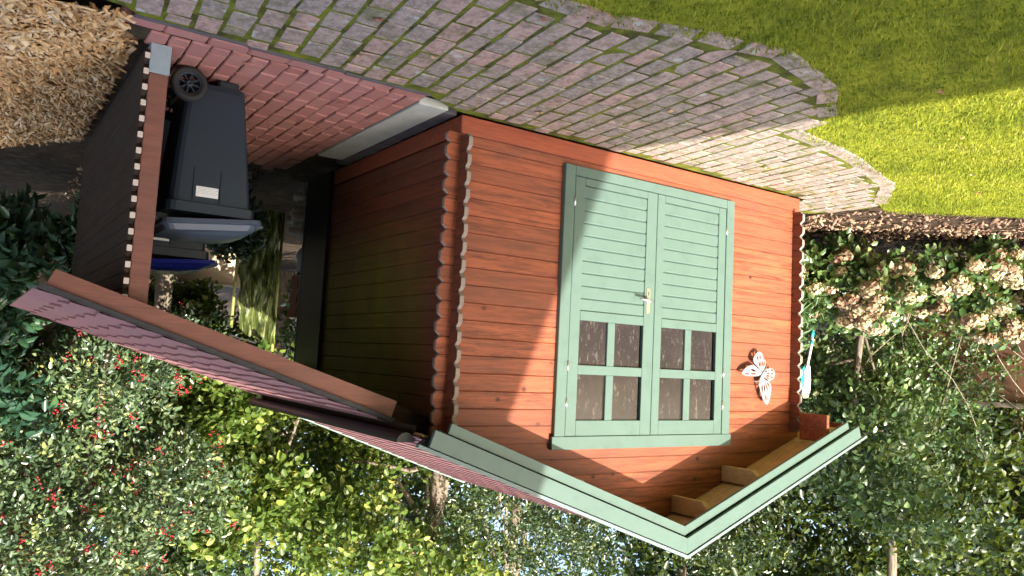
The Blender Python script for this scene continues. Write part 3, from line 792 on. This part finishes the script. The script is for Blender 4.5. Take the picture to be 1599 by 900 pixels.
# ------------------------------------------------------------------ things behind the shed
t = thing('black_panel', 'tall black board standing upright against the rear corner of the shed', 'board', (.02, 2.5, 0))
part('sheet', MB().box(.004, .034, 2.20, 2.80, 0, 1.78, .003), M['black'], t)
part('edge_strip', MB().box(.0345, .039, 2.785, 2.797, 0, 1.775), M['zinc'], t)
def pole_stack():
    k = 0
    for r_, (cnt, z) in enumerate(((4, .045), (3, .118), (4, .191), (3, .264), (4, .337), (3, .41), (3, .483))):
        for i in range(cnt):
            y = 2.86+i*.082+(.04 if r_ % 2 else 0); x1 = .03+R.uniform(-.08, .1)
            if (r_, i) == (4, 0): x1 = .13
            if (r_, i) == (6, 0): x1 = .15
            o = part('peeled_pole', MB().tube([(-1.3, y, z), (x1-.3, y, z), (x1, y, z)], [.041, .040, .038], 10), M['birch'], None, True, (0, y, z))
            tag(o, 'pale peeled pole in the pile behind the shed', 'pole', 'peeled poles stacked behind the shed')
pole_stack()
def blob_sheet(name, c, s, mat, lab, cat):
    mb = MB(); nu, nv = 18, 12; vs = []
    for j in range(nv+1):
        for i in range(nu):
            th = 2*math.pi*i/nu; ph = math.pi*j/nv
            p = Vector((math.cos(th)*math.sin(ph), math.sin(th)*math.sin(ph), math.cos(ph)))
            q = 1+.22*mnoise.noise(p*2.3+Vector(c))+.1*mnoise.noise(p*6)
            vs.append((c[0]+p.x*s[0]*q, c[1]+p.y*s[1]*q, max(c[2]-s[2]*.8, c[2]+p.z*s[2]*q)))
    fs = [[j*nu+i, j*nu+(i+1) % nu, (j+1)*nu+(i+1) % nu, (j+1)*nu+i] for j in range(nv) for i in range(nu)]
    mb.add(vs, fs); return tag(part(name, mb, mat, None, True, (c[0], c[1], c[2]-s[2]*.8)), lab, cat)
blob_sheet('sack', (-.16, 2.98, .70), (.17, .13, .20), M['sack'], 'crumpled white sack lying on the pale poles', 'sack')
for k in range(3):
    mb = MB().prism([(-.20, 0), (-.02, 0), (.0, .13), (-.22, .13)], 2.88, 3.10); mb.v = [(x+.03, y, z+.875+k*.137) for x, y, z in mb.v]
    tag(part('planter', mb, M['terracotta'], None, base=(-.08, 2.99, .875+k*.137)), 'brown planter trough stacked on the white sack', 'planter', 'planters stacked behind the shed')
t = thing('tarpaulin', 'crumpled yellow green tarpaulin hanging in folds from stakes behind the shed', 'tarpaulin', (-.08, 4.6, 0))
mb = MB(); nu, nv = 44, 26; vs = []
for j in range(nv+1):
    f = j/nv
    for i in range(nu+1):
        u = i/nu; x = -.32+.44*u*(.55+.45*(1-abs(f-.5)*.7)); z = .02+1.52*f-.10*u*f
        a = 6*u*math.pi
        y = 4.56+.05*math.sin(a+3*f)+.10*mnoise.noise(Vector((u*5, f*4, 1)))+.09*mnoise.noise(Vector((u*15, f*9, 4)))+.03*mnoise.noise(Vector((u*30, f*25, 7)))
        vs.append((x+.03*mnoise.noise(Vector((u*4, f*6, 9))), y, z))
mb.add(vs, [[j*(nu+1)+i, j*(nu+1)+i+1, (j+1)*(nu+1)+i+1, (j+1)*(nu+1)+i] for j in range(nv) for i in range(nu)])
part('folds', mb, M['tarp'], t, True)
for x, z in ((-.36, 1.62), (.12, 1.5)): part('stake', MB().tube([(x, 4.66, 0), (x+.015, 4.66, z)], .018, 8), M['downpipe'], t, True)
t = part('tray', MB().box(-.19, .17, -.12, .12, -.012, .012, .004, M=Matrix.Translation((.03, 4.6, 1.50)) @ Matrix.Rotation(math.radians(14), 4, 'Y')), M['black'], None, base=(.03, 4.6, 1.47))
tag(t, 'flat black plastic tray tipped on top of the tarpaulin', 'tray')
t = thing('garden_wall', 'low sunlit beige rendered wall beyond the bins', 'wall', (.1, 6.6, 0))
part('wall', MB().box(-.55, 1.3, 6.6, 6.75, 0, .74, .01), M['render'], t); part('coping', MB().box(-.57, 1.32, 6.575, 6.775, .741, .775, .006), M['render'], t)

# broom hanging by the far corner
t = thing('hand_broom', 'white and teal brush hanging beside the far left corner of the shed', 'brush', (-3.80, .06, 1.17))
part('grip', MB().tube([(-3.84, .05, 1.17), (-3.835, .05, 1.23)], .016, 10), M['teal'], t, True)
part('collar', MB().tube([(-3.834, .05, 1.262), (-3.828, .05, 1.30)], .0165, 10), M['teal'], t, True)
part('handle', MB().tube([(-3.842, .05, 1.165), (-3.828, .05, 1.29), (-3.78, .05, 1.46), (-3.755, .05, 1.54)], [.012, .014, .012, .014], 10), M['white_pl'], t, True)
part('head', MB().prism([(-3.79, 1.50), (-3.755, 1.48), (-3.715, 1.54), (-3.675, 1.76), (-3.70, 1.79), (-3.775, 1.785), (-3.80, 1.70), (-3.80, 1.58)], .035, .065), M['white_pl'], t)
part('bristles', MB().prism([(-3.70, 1.50), (-3.665, 1.535), (-3.65, 1.60), (-3.66, 1.66), (-3.695, 1.69), (-3.712, 1.60)], .03, .07), M['teal'], t)
part('hook', MB().tube([(-3.52, .055, 1.775), (-3.69, .05, 1.775)], .005, 6), M['steel'], t)

# butterfly ornament on the front wall: thin metal with cut-outs
def cut_plate(name, outline, holes, y0, th, mat, parent):
    cu = bpy.data.curves.new(name, 'CURVE'); cu.dimensions = '2D'; cu.fill_mode = 'BOTH'; cu.extrude = th/2
    for pts in [outline]+holes:
        s = cu.splines.new('POLY'); s.points.add(len(pts)-1); s.use_cyclic_u = True
        for i, (x, z) in enumerate(pts): s.points[i].co = (x, z, 0, 1)
    ob = bpy.data.objects.new(name, cu); col.objects.link(ob)
    me = bpy.data.meshes.new_from_object(ob.evaluated_get(bpy.context.evaluated_depsgraph_get()))
    bpy.data.objects.remove(ob); me.materials.clear(); me.materials.append(mat)
    o_ = wloc(parent)
    for v in me.vertices: x, z, d = v.co; v.co = (x-o_.x, y0+d-o_.y, z-o_.z)
    return link(name, me, parent)
bt = thing('butterfly_ornament', 'pale metal cut-out butterfly hung on the sunlit shed front', 'ornament', (-3.02, -.02, 1.40))
def smooth(pts, k=5):
    n = len(pts); out = []
    for i in range(n):
        p0, p1, p2, p3 = (pts[(i+q-1) % n] for q in range(4))
        for j in range(k):
            t = j/k
            out.append(tuple(.5*(2*p1[c]+(p2[c]-p0[c])*t+(2*p0[c]-5*p1[c]+4*p2[c]-p3[c])*t*t+(-p0[c]+3*p1[c]-3*p2[c]+p3[c])*t**3) for c in (0, 1)))
    return out
ctr = (-3.014, 1.587)
WINGS = [[(-3.007, 1.577), (-2.945, 1.54), (-2.894, 1.518), (-2.825, 1.534), (-2.772, 1.565), (-2.756, 1.595), (-2.808, 1.611), (-2.867, 1.613), (-2.967, 1.606)],
         [(-3.008, 1.57), (-2.954, 1.531), (-2.905, 1.499), (-2.897, 1.46), (-2.93, 1.421), (-2.97, 1.403), (-3.009, 1.422), (-3.025, 1.455), (-3.055, 1.486), (-3.048, 1.523), (-3.028, 1.56)],
         [(-3.032, 1.57), (-3.077, 1.538), (-3.118, 1.525), (-3.16, 1.545), (-3.182, 1.581), (-3.165, 1.622), (-3.122, 1.644), (-3.08, 1.645), (-3.039, 1.625), (-3.017, 1.593)],
         [(-3.007, 1.603), (-3.059, 1.625), (-3.114, 1.656), (-3.136, 1.702), (-3.128, 1.768), (-3.109, 1.821), (-3.082, 1.846), (-3.045, 1.822), (-3.011, 1.77), (-2.983, 1.705), (-2.972, 1.653), (-2.986, 1.62)]]
for wg in WINGS:
    o = smooth(wg); far = max(wg, key=lambda p: math.hypot(p[0]-ctr[0], p[1]-ctr[1]))
    fx, fz = far[0]-ctr[0], far[1]-ctr[1]; L = math.hypot(fx, fz); ux_, uz_ = fx/L, fz/L; hs = []
    for k in range(-2, 3):
        a = k*.24; dx, dz = ux_*math.cos(a)-uz_*math.sin(a), ux_*math.sin(a)+uz_*math.cos(a); px, pz = -dz, dx
        for r0, r1, w_ in ((.30, .58, .015), (.64, .86, .017)):
            if abs(k) == 2 and r0 > .6: continue
            p = [(ctr[0]+dx*L*r+px*s_, ctr[1]+dz*L*r+pz*s_) for r, s_ in ((r0, 0), ((r0+r1)/2, w_*.6), (r1, w_*.3), (r1, -w_*.3), ((r0+r1)/2, -w_*.6))]
            if all(inside(q, o) and min(math.hypot(q[0]-e[0], q[1]-e[1]) for e in o) > .002 for q in p): hs.append(p)
    cut_plate('wing', o, hs, -.050, .002, M['ornament'], bt)
part('body', MB().tube([(ctr[0]-.05, -.054, ctr[1]-.06), (ctr[0], -.056, ctr[1]), (ctr[0]+.022, -.054, ctr[1]+.03)], [.004, .010, .006], 8), M['zinc'], bt, True)
hd = (ctr[0]+.022, -.054, ctr[1]+.03)
for pts in ([hd, (hd[0]+.035, -.058, hd[2]+.035), (hd[0]+.07, -.058, hd[2]+.04), (hd[0]+.085, -.058, hd[2]+.03)], [hd, (hd[0]+.02, -.058, hd[2]+.05), (hd[0]+.045, -.058, hd[2]+.075), (hd[0]+.06, -.058, hd[2]+.08)]):
    part('antenna', MB().tube(pts, .0022, 5), M['zinc'], bt)
part('wall_spacer', MB().tube([(ctr[0], -.05, ctr[1]), (ctr[0], .004, ctr[1])], .006, 8), M['zinc'], bt)

# ------------------------------------------------------------------ the house behind the camera (casts the big shade)
hs_ = thing('brick_house', 'pale brick house with steep tiled gable roof behind the viewer', 'house', (2.6, -10.5, 0))
ha = math.atan(.283); Mh = Matrix.Translation((-.72, -6.25, 0)) @ Matrix.Rotation(-ha, 4, 'Z')   # local +x right along gable, -y away
def hb_(mb, *a, **k): mb.box(*a, M=Mh, **k)
mb = MB(); hb_(mb, .35, 8.65, -9, -.35, 0, 5.6); part('wall', mb, M['brick_w'], hs_)
mb = MB(); mb.prism([(.35, 5.6), (8.65, 5.6), (4.5, 8.55)], -9, -.35); mb.v = [Mh @ Vector(v) for v in mb.v]; part('gable', mb, M['brick_w'], hs_)
for poly in ([(0, 5.55), (4.5, 8.72), (4.5, 8.86), (0, 5.70)], [(9, 5.55), (4.5, 8.7201), (4.5, 8.8601), (9, 5.70)]):
    mb = MB(); mb.prism(poly, -9.3, 0); mb.v = [Mh @ Vector(v) for v in mb.v]; part('roof', mb, M['terracotta'], hs_)
for a, b, z0, z1 in ((1.2, 2.6, .9, 2.2), (5.6, 7.2, .9, 2.2), (1.4, 2.6, 3.4, 4.7), (5.6, 6.8, 3.4, 4.7)):
    mb = MB(); hb_(mb, a, b, -.36, -.30, z0, z1); f = part('window', mb, M['white_pl'], hs_)
    mb = MB(); hb_(mb, a+.07, b-.07, -.299, -.292, z0+.07, z1-.07); part('pane', mb, M['glass'], f)
mb = MB(); hb_(mb, 3.3, 4.4, -.36, -.30, .02, 2.15); part('door', mb, M['green'], hs_)

# ------------------------------------------------------------------ grass, chips, litter
def scatter_grass():
    n = 150000; x = NP.uniform(-8.5, 1.3, n); y = NP.uniform(-4.2, -.15, n)
    ok = np.zeros(n, bool)
    for i in range(n):
        p = (x[i], y[i])
        if inside(p, lawn_poly):
            q = project((p[0], p[1], 0)); ok[i] = q is not None and -60 < q[0] < 1680 and -60 < q[1] < 900
    x, y = x[ok], y[ok]; n = len(x)
    h = NP.uniform(.012, .030, n)*(1+.35*np.sin(x*3.1)*np.cos(y*4.3)); a = NP.uniform(0, 6.28, n); ln = NP.uniform(.2, 1.1, n)*h
    wd = NP.uniform(.0022, .0042, n)
    ca, sa = np.cos(a), np.sin(a); z0 = np.full(n, -.014)
    b0 = np.stack([x-sa*wd, y+ca*wd, z0], 1); b1 = np.stack([x+sa*wd, y-ca*wd, z0], 1)
    m0 = np.stack([x-sa*wd*.8+ca*ln*.35, y+ca*wd*.8+sa*ln*.35, z0+h*.6], 1); m1 = np.stack([x+sa*wd*.8+ca*ln*.35, y-ca*wd*.8+sa*ln*.35, z0+h*.6], 1)
    t0 = np.stack([x+ca*ln-sa*.0004, y+sa*ln+ca*.0004, z0+h], 1); t1 = np.stack([x+ca*ln+sa*.0004, y+sa*ln-ca*.0004, z0+h], 1)
    V = np.stack([b0, b1, m1, m0, t1, t0], 1).reshape(-1, 3)
    F = (np.array([[0, 1, 2, 3], [3, 2, 4, 5]])[None]+6*np.arange(n)[:, None, None]).reshape(-1, 4)
    patch = .5+.28*np.sin(x*1.9+y*2.7)+.22*np.sin(x*5.3-y*3.1)
    fine = np.array([mnoise.fractal(Vector((a_*2.2, b_*2.2, 5)), 1.0, 2.0, 4) for a_, b_ in zip(x, y)])
    T = np.repeat(np.clip(.22+.25*patch+.42*fine+NP.normal(0, .2, n), 0, 1), 6)
    return tag(link('grass', quads_mesh('grass', V, F, T, M['grass'])), 'short mossy lawn grass beside the paved path', 'grass', kind='stuff')
scatter_grass()
def flakes(name, pts, smin, smax, asp, thick, mat, label, cat, tilt=.5):
    n = len(pts); P = np.array(pts)
    s = NP.uniform(smin, smax, n); w_ = s*NP.uniform(asp*.6, asp*1.3, n)
    D = norm(NP.normal(size=(n, 3))*np.array([1, 1, tilt])); Nn = norm(np.array([0, 0, 1.])+NP.normal(size=(n, 3))*.45)
    S = norm(np.cross(Nn, D)); U = np.cross(D, S)
    c = []
    for sx, sy, sz in ((-1, -1, -1), (1, -.8, -1), (1, .7, -1), (-1, 1, -1), (-1, -1, 1), (1, -.8, 1), (1, .7, 1), (-1, 1, 1)):
        c.append(P+D*(sx*s/2)[:, None]+S*(sy*w_/2)[:, None]+U*(sz*thick/2))
    V = np.stack(c, 1).reshape(-1, 3)
    F = (np.array([[0, 3, 2, 1], [4, 5, 6, 7], [0, 1, 5, 4], [1, 2, 6, 5], [2, 3, 7, 6], [3, 0, 4, 7]])[None]+8*np.arange(n)[:, None, None]).reshape(-1, 4)
    T = np.repeat(np.clip(NP.normal(.55, .25, n), 0, 1), 8)
    return tag(link(name, quads_mesh(name, V, F, T, mat)), label, cat, kind='stuff')
pts = []
while len(pts) < 9000:
    x = R.uniform(1.9, 3.2); y = R.uniform(-.42, 2.8)
    if chip_ok(x, y) and x-1.95 > R.uniform(-.05, .06): pts.append((x, y, chip_h(x, y)+R.uniform(.0, .022)))
flakes('wood_chips', pts, .035, .095, .30, .005, M['chip'], 'pale wood chip mulch heaped beside the shelter wall', 'wood chips')
pts = []
while len(pts) < 4500:
    x = R.uniform(-8.5, -3.7); y = R.uniform(-2.2, 3.0)
    if inside((x, y), soil_poly): pts.append((x, y, R.uniform(0, .02)))
while len(pts) < 5600: pts.append((R.uniform(.35, 1.8), R.uniform(2.6, 6), R.uniform(-.05, -.03)))
flakes('leaf_litter', pts, .03, .07, .5, .003, M['litter'], 'brown leaf litter and twigs on the soil bed', 'leaf litter')
fl = [(.62, -.75), (1.08, -.98), (.92, -.52), (.28, -1.33), (-.35, -.42), (1.38, .05), (-.9, -1.0), (.7, .35), (-1.6, -.75), (1.2, .62), (-2.4, -.5), (.45, -1.5)]
fl2 = [(-2.6, -1.9), (-1.7, -2.2), (-3.6, -1.5), (-4.2, -1.2), (-2.2, -2.6), (-4.9, -1.3)]
for i, (x, y) in enumerate(fl+fl2):
    o = MB(); a = R.uniform(0, 6.28); s = R.uniform(.035, .06); ca, sa = math.cos(a), math.sin(a)
    vs = []
    for u_, v_, z in ((0, 0, .004), (.3, .35, .012), (.5, .18, .007), (.75, .3, .014), (1, 0, .006), (.75, -.3, .012), (.5, -.15, .006), (.3, -.38, .014)): vs.append((x+s*(u_*ca-v_*sa), y+s*(u_*sa+v_*ca), z))
    o.add(vs, [list(range(8))]); q = part('fallen_leaf', o, M['terracotta'] if i % 2 else M['soffit'], None, base=(x, y, 0))
    
    if i < len(fl): tag(q, 'dry curled fallen leaf lying on the paving', 'leaf', 'fallen leaves on the paving')
    else: q.location.z = .012; tag(q, 'dry curled fallen leaf lying on the lawn', 'leaf', 'fallen leaves on the lawn')

# ------------------------------------------------------------------ shrubs and trees
def blobs_for(c, r, h, n, z0=.2, sq=.55, seed=1):
    rr = random.Random(seed); out = []
    for i in range(n):
        a = rr.uniform(0, 6.28); d = r*math.sqrt(rr.random())*.75; z = z0+(h-z0)*((i+.5)/n)
        k = r*rr.uniform(.35, sq)*(1.1-.35*abs(2*(i+.5)/n-1))
        out.append((c[0]+d*math.cos(a), c[1]+d*math.sin(a), z, k, k, k*rr.uniform(.6, .9)))
    return out
def flower_heads(t, base, spots_, mats_=None):
    Ps, Ds, Ns, Sz, Ti = [], [], [], [], []
    for (x, y, z, r, tint) in spots_:
        k = 110; d = norm(NP.normal(size=(k, 3))+np.array([0, -.3, .4]))
        lob = 1+.22*np.sin(d[:, 0]*5+x*9)*np.sin(d[:, 2]*6+z*7+y*5)
        P = np.array([[x, y, z]])+d*(r*lob*NP.uniform(.45, .92, k))[:, None]*np.array([1.1, 1.1, .8])
        dr = norm(np.cross(d, NP.normal(size=(k, 3)))); Ps.append(P); Ds.append(dr); Ns.append(d); Sz.append(np.full(k, .040)*NP.uniform(.7, 1.3, k)); Ti.append(np.clip(NP.normal(tint, .22, k), 0, 1))
    V, F, T = leaf_arrays(np.concatenate(Ps), np.concatenate(Ds), np.concatenate(Ns), np.concatenate(Sz), 1.0, np.concatenate(Ti))
    th = np.linspace(0, 2*np.pi, 9)[:-1]; ph = np.linspace(.15, np.pi-.15, 6); x, y, z, r, tint = spots_[0]
    cv = np.array([[x+r*.62*np.cos(a)*np.sin(b), y+r*.62*np.sin(a)*np.sin(b), z+r*.45*np.cos(b)] for b in ph for a in th])
    cf = np.array([[j*8+i, j*8+(i+1) % 8, (j+1)*8+(i+1) % 8, (j+1)*8+i] for j in range(5) for i in range(8)])
    F = np.concatenate([F, cf+len(V)]); V = np.concatenate([V, cv]); T = np.concatenate([T, np.full(len(cv), .05)])
    return V-np.array(base)[None], F, T
HY = [((-4.75, .95, 0), .50, 1.10, 3, 'hydrangea bush with faded heads next to the shed corner'), ((-5.45, .55, 0), .60, 1.15, 4, 'hydrangea bush thick with tan and pink faded heads'), ((-6.25, .05, 0), .62, 1.1, 5, 'hydrangea bush with fewer faded heads beside the lawn'), ((-7.1, -.4, 0), .65, 1.15, 6, 'hydrangea bush at the outer end of the flower bed')]
for bi, (c, r, h, sd, lab) in enumerate(HY):
    bl = blobs_for(c, r, h-.2, 7, .22, .72, sd)
    t = thing('hydrangea', lab, 'shrub', c, 'hydrangeas in the flower bed')
    mb = MB()
    for b in bl: mb.tube([c, ((c[0]+b[0])/2, (c[1]+b[1])/2, b[2]*.6), b[:3]], [.014, .010, .005], 5)
    part('stems', mb, M['twig'], t, True)
    crown('foliage', t, bl, 420, 6, .085, .85, M['privet'], c, shell=.6)
    nh = (30, 56, 50, 36)[bi]
    for k in range(nh):
        b = R.choice(bl); a = R.uniform(-1.9, .7); el = R.uniform(-.25, 1.0)
        d = Vector((math.cos(a)*math.cos(el)+.25, math.sin(a)*math.cos(el)-.15, math.sin(el))).normalized()
        p = Vector(b[:3])+Vector((d.x*b[3], d.y*b[4], d.z*b[5]))*1.08
        p.z = max(p.z, .12)
        V, F, T = flower_heads(t, p, [(p.x, p.y, p.z, R.uniform(.07, .115), R.uniform(.1, .9))])
        lil = bi == 0 and k == 0
        o = link('flower_head', quads_mesh('flower_head', V, F, T, M['petal_lilac' if lil else 'petal']), t, p-Vector(c))
        if lil: o['label'] = 'lilac flower head still in bloom'
c = (-4.35, .95, 0); bl = blobs_for(c, .42, 1.25, 6, .45, .6, 9)
tree('rhododendron', 'rhododendron with whorled glossy leaves close to the shed corner', 'shrub', c, (-4.3, 1.0, 1.0), .022, bl, 160, 8, .12, .32, 'rhodo', whorl=True)
def bush(name, lab, cat, c, r, h, n, twigs, per, size, width, mat, seed, z0=.3, sq=.6, r0=.05, group=None, barkm='bark', **kw):
    bl = blobs_for(c, r, h, n, z0, sq, seed)
    return tree(name, lab, cat, c, (c[0]+.1, c[1]+.05, h*.8), r0, bl, twigs, per, size, width, mat, group, barkm, **kw)
bush('privet_bush', 'tall round leaved bush rising behind the hydrangeas', 'shrub', (-7.6, 1.9, 0), 1.3, 3.3, 12, 1100, 6, .10, .75, 'privet', 21, 1.3)
bush('privet_bush', 'round leaved bush between the hydrangeas and the brown fence', 'shrub', (-9.6, 2.6, 0), 1.5, 3.0, 12, 1300, 6, .09, .75, 'privet', 22, .6)
bush('evergreen_shrub', 'dark evergreen shrub close behind the shed left corner', 'shrub', (-5.2, 3.0, 0), 1.2, 3.9, 14, 2200, 7, .06, .55, 'ivy', 23, .3)
bush('evergreen_shrub', 'dark evergreen rising behind the roof ridge', 'shrub', (-3.7, 4.6, 0), 1.5, 4.6, 14, 2600, 7, .06, .6, 'ivy', 24, .4)
bush('evergreen_shrub', 'dark evergreen between the round leaved bush and the shed', 'shrub', (-6.6, 3.6, 0), 1.4, 4.2, 14, 2200, 7, .065, .6, 'ivy', 25, .4)
# tangled twiggy shrub above the hydrangeas
tw = thing('twiggy_shrub', 'straggly half bare shrub with pale tangled twigs', 'shrub', (-8.9, 1.4, 0))
mb = MB(); rr = random.Random(5); tips = []
for k in range(11):
    p = Vector((-8.9+rr.uniform(-1.1, .9), 1.5+rr.uniform(-.6, .3), 0.0)); d = Vector((rr.uniform(-.55, .55), rr.uniform(-.5, .35), 1)).normalized(); pts = [p.copy()]
    for q in range(9):
        p = p+d*rr.uniform(.32, .5); d = (d+Vector((rr.uniform(-.35, .35), rr.uniform(-.3, .3), rr.uniform(-.3, .14)))).normalized(); pts.append(p.copy())
        if q > 3: tips.append((p.x, p.y, p.z))
    mb.tube(pts, [.009-.0007*i for i in range(len(pts))], 5)
part('twigs', mb, M['twig'], tw, True)
bl = [(x, y, z, .13, .13, .13) for x, y, z in tips]
crown('foliage', tw, bl, 420, 4, .075, .7, M['privet'], (-8.9, 1.4, 0))
# trees behind the shed
def blist(c, items): return [(c[0]+a, c[1]+b, z, r, r, r*f) for a, b, z, r, f in items]
tree('hazel_tree', 'sunlit yellow green tree behind the shed with grey trunk', 'tree', (-2.95, 5.2, 0), (-2.9, 5.2, 6.0), .12, blobs_for((-2.2, 5.6, 0), 1.7, 5.2, 16, 2.2, .42, 31), 1500, 6, .10, .8, 'hazel', 'sunny trees behind the shed')
tree('hazel_tree', 'sunlit yellow green tree behind the gutter end of the shed', 'tree', (-.5, 5.6, 0), (-.6, 5.6, 4.5), .07, blobs_for((-.4, 5.4, 0), 1.2, 4.0, 14, 1.6, .5, 32), 1700, 6, .10, .85, 'hazel', 'sunny trees behind the shed')
tree('hazel_tree', 'pale stemmed yellow green tree beyond the wheelie bins', 'tree', (.73, 5.0, 0), (.78, 5.0, 4.2), .085, blobs_for((.6, 5.2, 0), .9, 3.4, 12, 1.55, .5, 33), 1300, 6, .10, .85, 'hazel', 'sunny trees behind the shed')
hb2 = blobs_for((1.5, 4.2, 0), 1.25, 4.3, 20, 1.5, .5, 35)
hol = tree('holly_tree', 'glossy holly covered in red berries beyond the shelter roof', 'tree', (1.55, 4.4, 0), (1.5, 4.3, 4.2), .07, hb2, 3700, 7, .064, .6, 'holly')
P, d = crown_points(hb2, 300, .97)
mb = MB()
ico = [(0, 0, 1), (.89, 0, .45), (.28, .85, .45), (-.72, .53, .45), (-.72, -.53, .45), (.28, -.85, .45), (.72, .53, -.45), (-.28, .85, -.45), (-.89, 0, -.45), (-.28, -.85, -.45), (.72, -.53, -.45), (0, 0, -1)]
icf = [(0, 1, 2), (0, 2, 3), (0, 3, 4), (0, 4, 5), (0, 5, 1), (1, 6, 2), (2, 7, 3), (3, 8, 4), (4, 9, 5), (5, 10, 1), (6, 7, 2), (7, 8, 3), (8, 9, 4), (9, 10, 5), (10, 6, 1), (11, 7, 6), (11, 8, 7), (11, 9, 8), (11, 10, 9), (11, 6, 10)]
for p in P:
    for q in range(8):
        o = NP.normal(size=3)*.022; mb.add([tuple(p+o+np.array(v)*.0095) for v in ico], icf)
tag(part('berries', mb, M['berry'], hol, True), kind='stuff')
bush('laurel_shrub', 'large leaved dark laurel behind the wood chips', 'shrub', (2.55, 3.9, 0), .75, 2.5, 11, 420, 7, .15, .5, 'laurel', 41, .5, .6, .04)
bush('laurel_shrub', 'dark laurel low against the rear of the shelter', 'shrub', (1.6, 3.5, 0), .45, 1.2, 7, 300, 6, .10, .5, 'laurel', 42, .2, .6, .03)
bush('ivy_bush', 'low ivy tangle growing between the bins and the tarpaulin', 'shrub', (.75, 3.6, 0), .5, .62, 7, 420, 6, .075, .85, 'ivy', 43, .1, .6, .02)
bush('ivy_bush', 'dark ivy clump behind the pile of poles', 'shrub', (-1.0, 4.2, 0), .6, 1.7, 9, 700, 6, .08, .85, 'ivy', 46, .3, .6, .03)
bush('ivy_bush', 'sunlit ivy mound in front of the beige wall', 'shrub', (.55, 6.0, 0), .7, 1.3, 8, 700, 6, .075, .85, 'hazel', 44, .95, .45, .03)
# unseen trees added beside the lawn to darken the hedge behind the hydrangeas
for lab, x, hh, sd in (('added unseen tree shading the hedge from the far side of the lawn', -10.2, 6.9, 71), ('second added unseen shade tree beside the lawn nearer the house', -7.2, 6.7, 72)):
    rr = random.Random(sd); bl = [(x+rr.uniform(-1.5, 1.5), -5.6+rr.uniform(-.6, .6), hh+rr.uniform(-1.0, 1.6), .62, .62, .5) for _ in range(13)]
    tree('added_shade_tree', lab, 'tree', (x, -5.6, 0), (x+.1, -5.6, hh+.8), .13, bl, 380, 6, .13, .8, 'hazel')
# deeper woodland
FW = [(-17, 6, 8, 3.2), (-13, 8.5, 9, 3.2), (-9.8, 7.0, 8, 2.8), (-8.5, 11, 10, 3.2), (-5.2, 9.0, 8.5, 2.6), (-2.6, 11.5, 6.2, 2.4), (1.6, 9.0, 7.5, 2.3), (-.2, 12.5, 7.0, 2.4), (4.2, 8.0, 8, 2.4), (-12.5, 4.2, 6.5, 2.3), (-15.5, 3.4, 7.5, 2.4), (-19.5, 3.0, 8.5, 3.0), (-22, 7, 10, 3.4)]
for i, (x, y, h, r) in enumerate(FW):
    bl = blobs_for((x, y, 0), r, h, 18, .8, .5, 60+i)
    tree('woodland_tree', 'tall shady tree in the wood beyond the garden', 'tree', (x, y, 0), (x+.2, y, h*.9), .16, bl, 2300, 6, .15, .75, 'wood_far', 'trees of the wood beyond the garden')
# brown fence glimpsed on the far left
fc = thing('board_fence', 'brown plank fence with grey top rail behind the straggly shrub', 'fence', (-11.5, 1.9, 0))
for k in range(14):
    a = (k-7)*.2; part('plank', MB().box(-.094, .094, -.012, .012, 0, 1.85, .003, M=Matrix.Translation((-11.2+a*.35, 1.6+a*.94, 0)) @ Matrix.Rotation(math.radians(69.5), 4, 'Z')), M['fence_wood'], fc)
part('top_rail', MB().box(-1.5, 1.4, -.05, .05, 1.855, 1.93, .004, M=Matrix.Translation((-11.23, 1.5, 0)) @ Matrix.Rotation(math.radians(69.5), 4, 'Z')), M['old_wood'], fc)
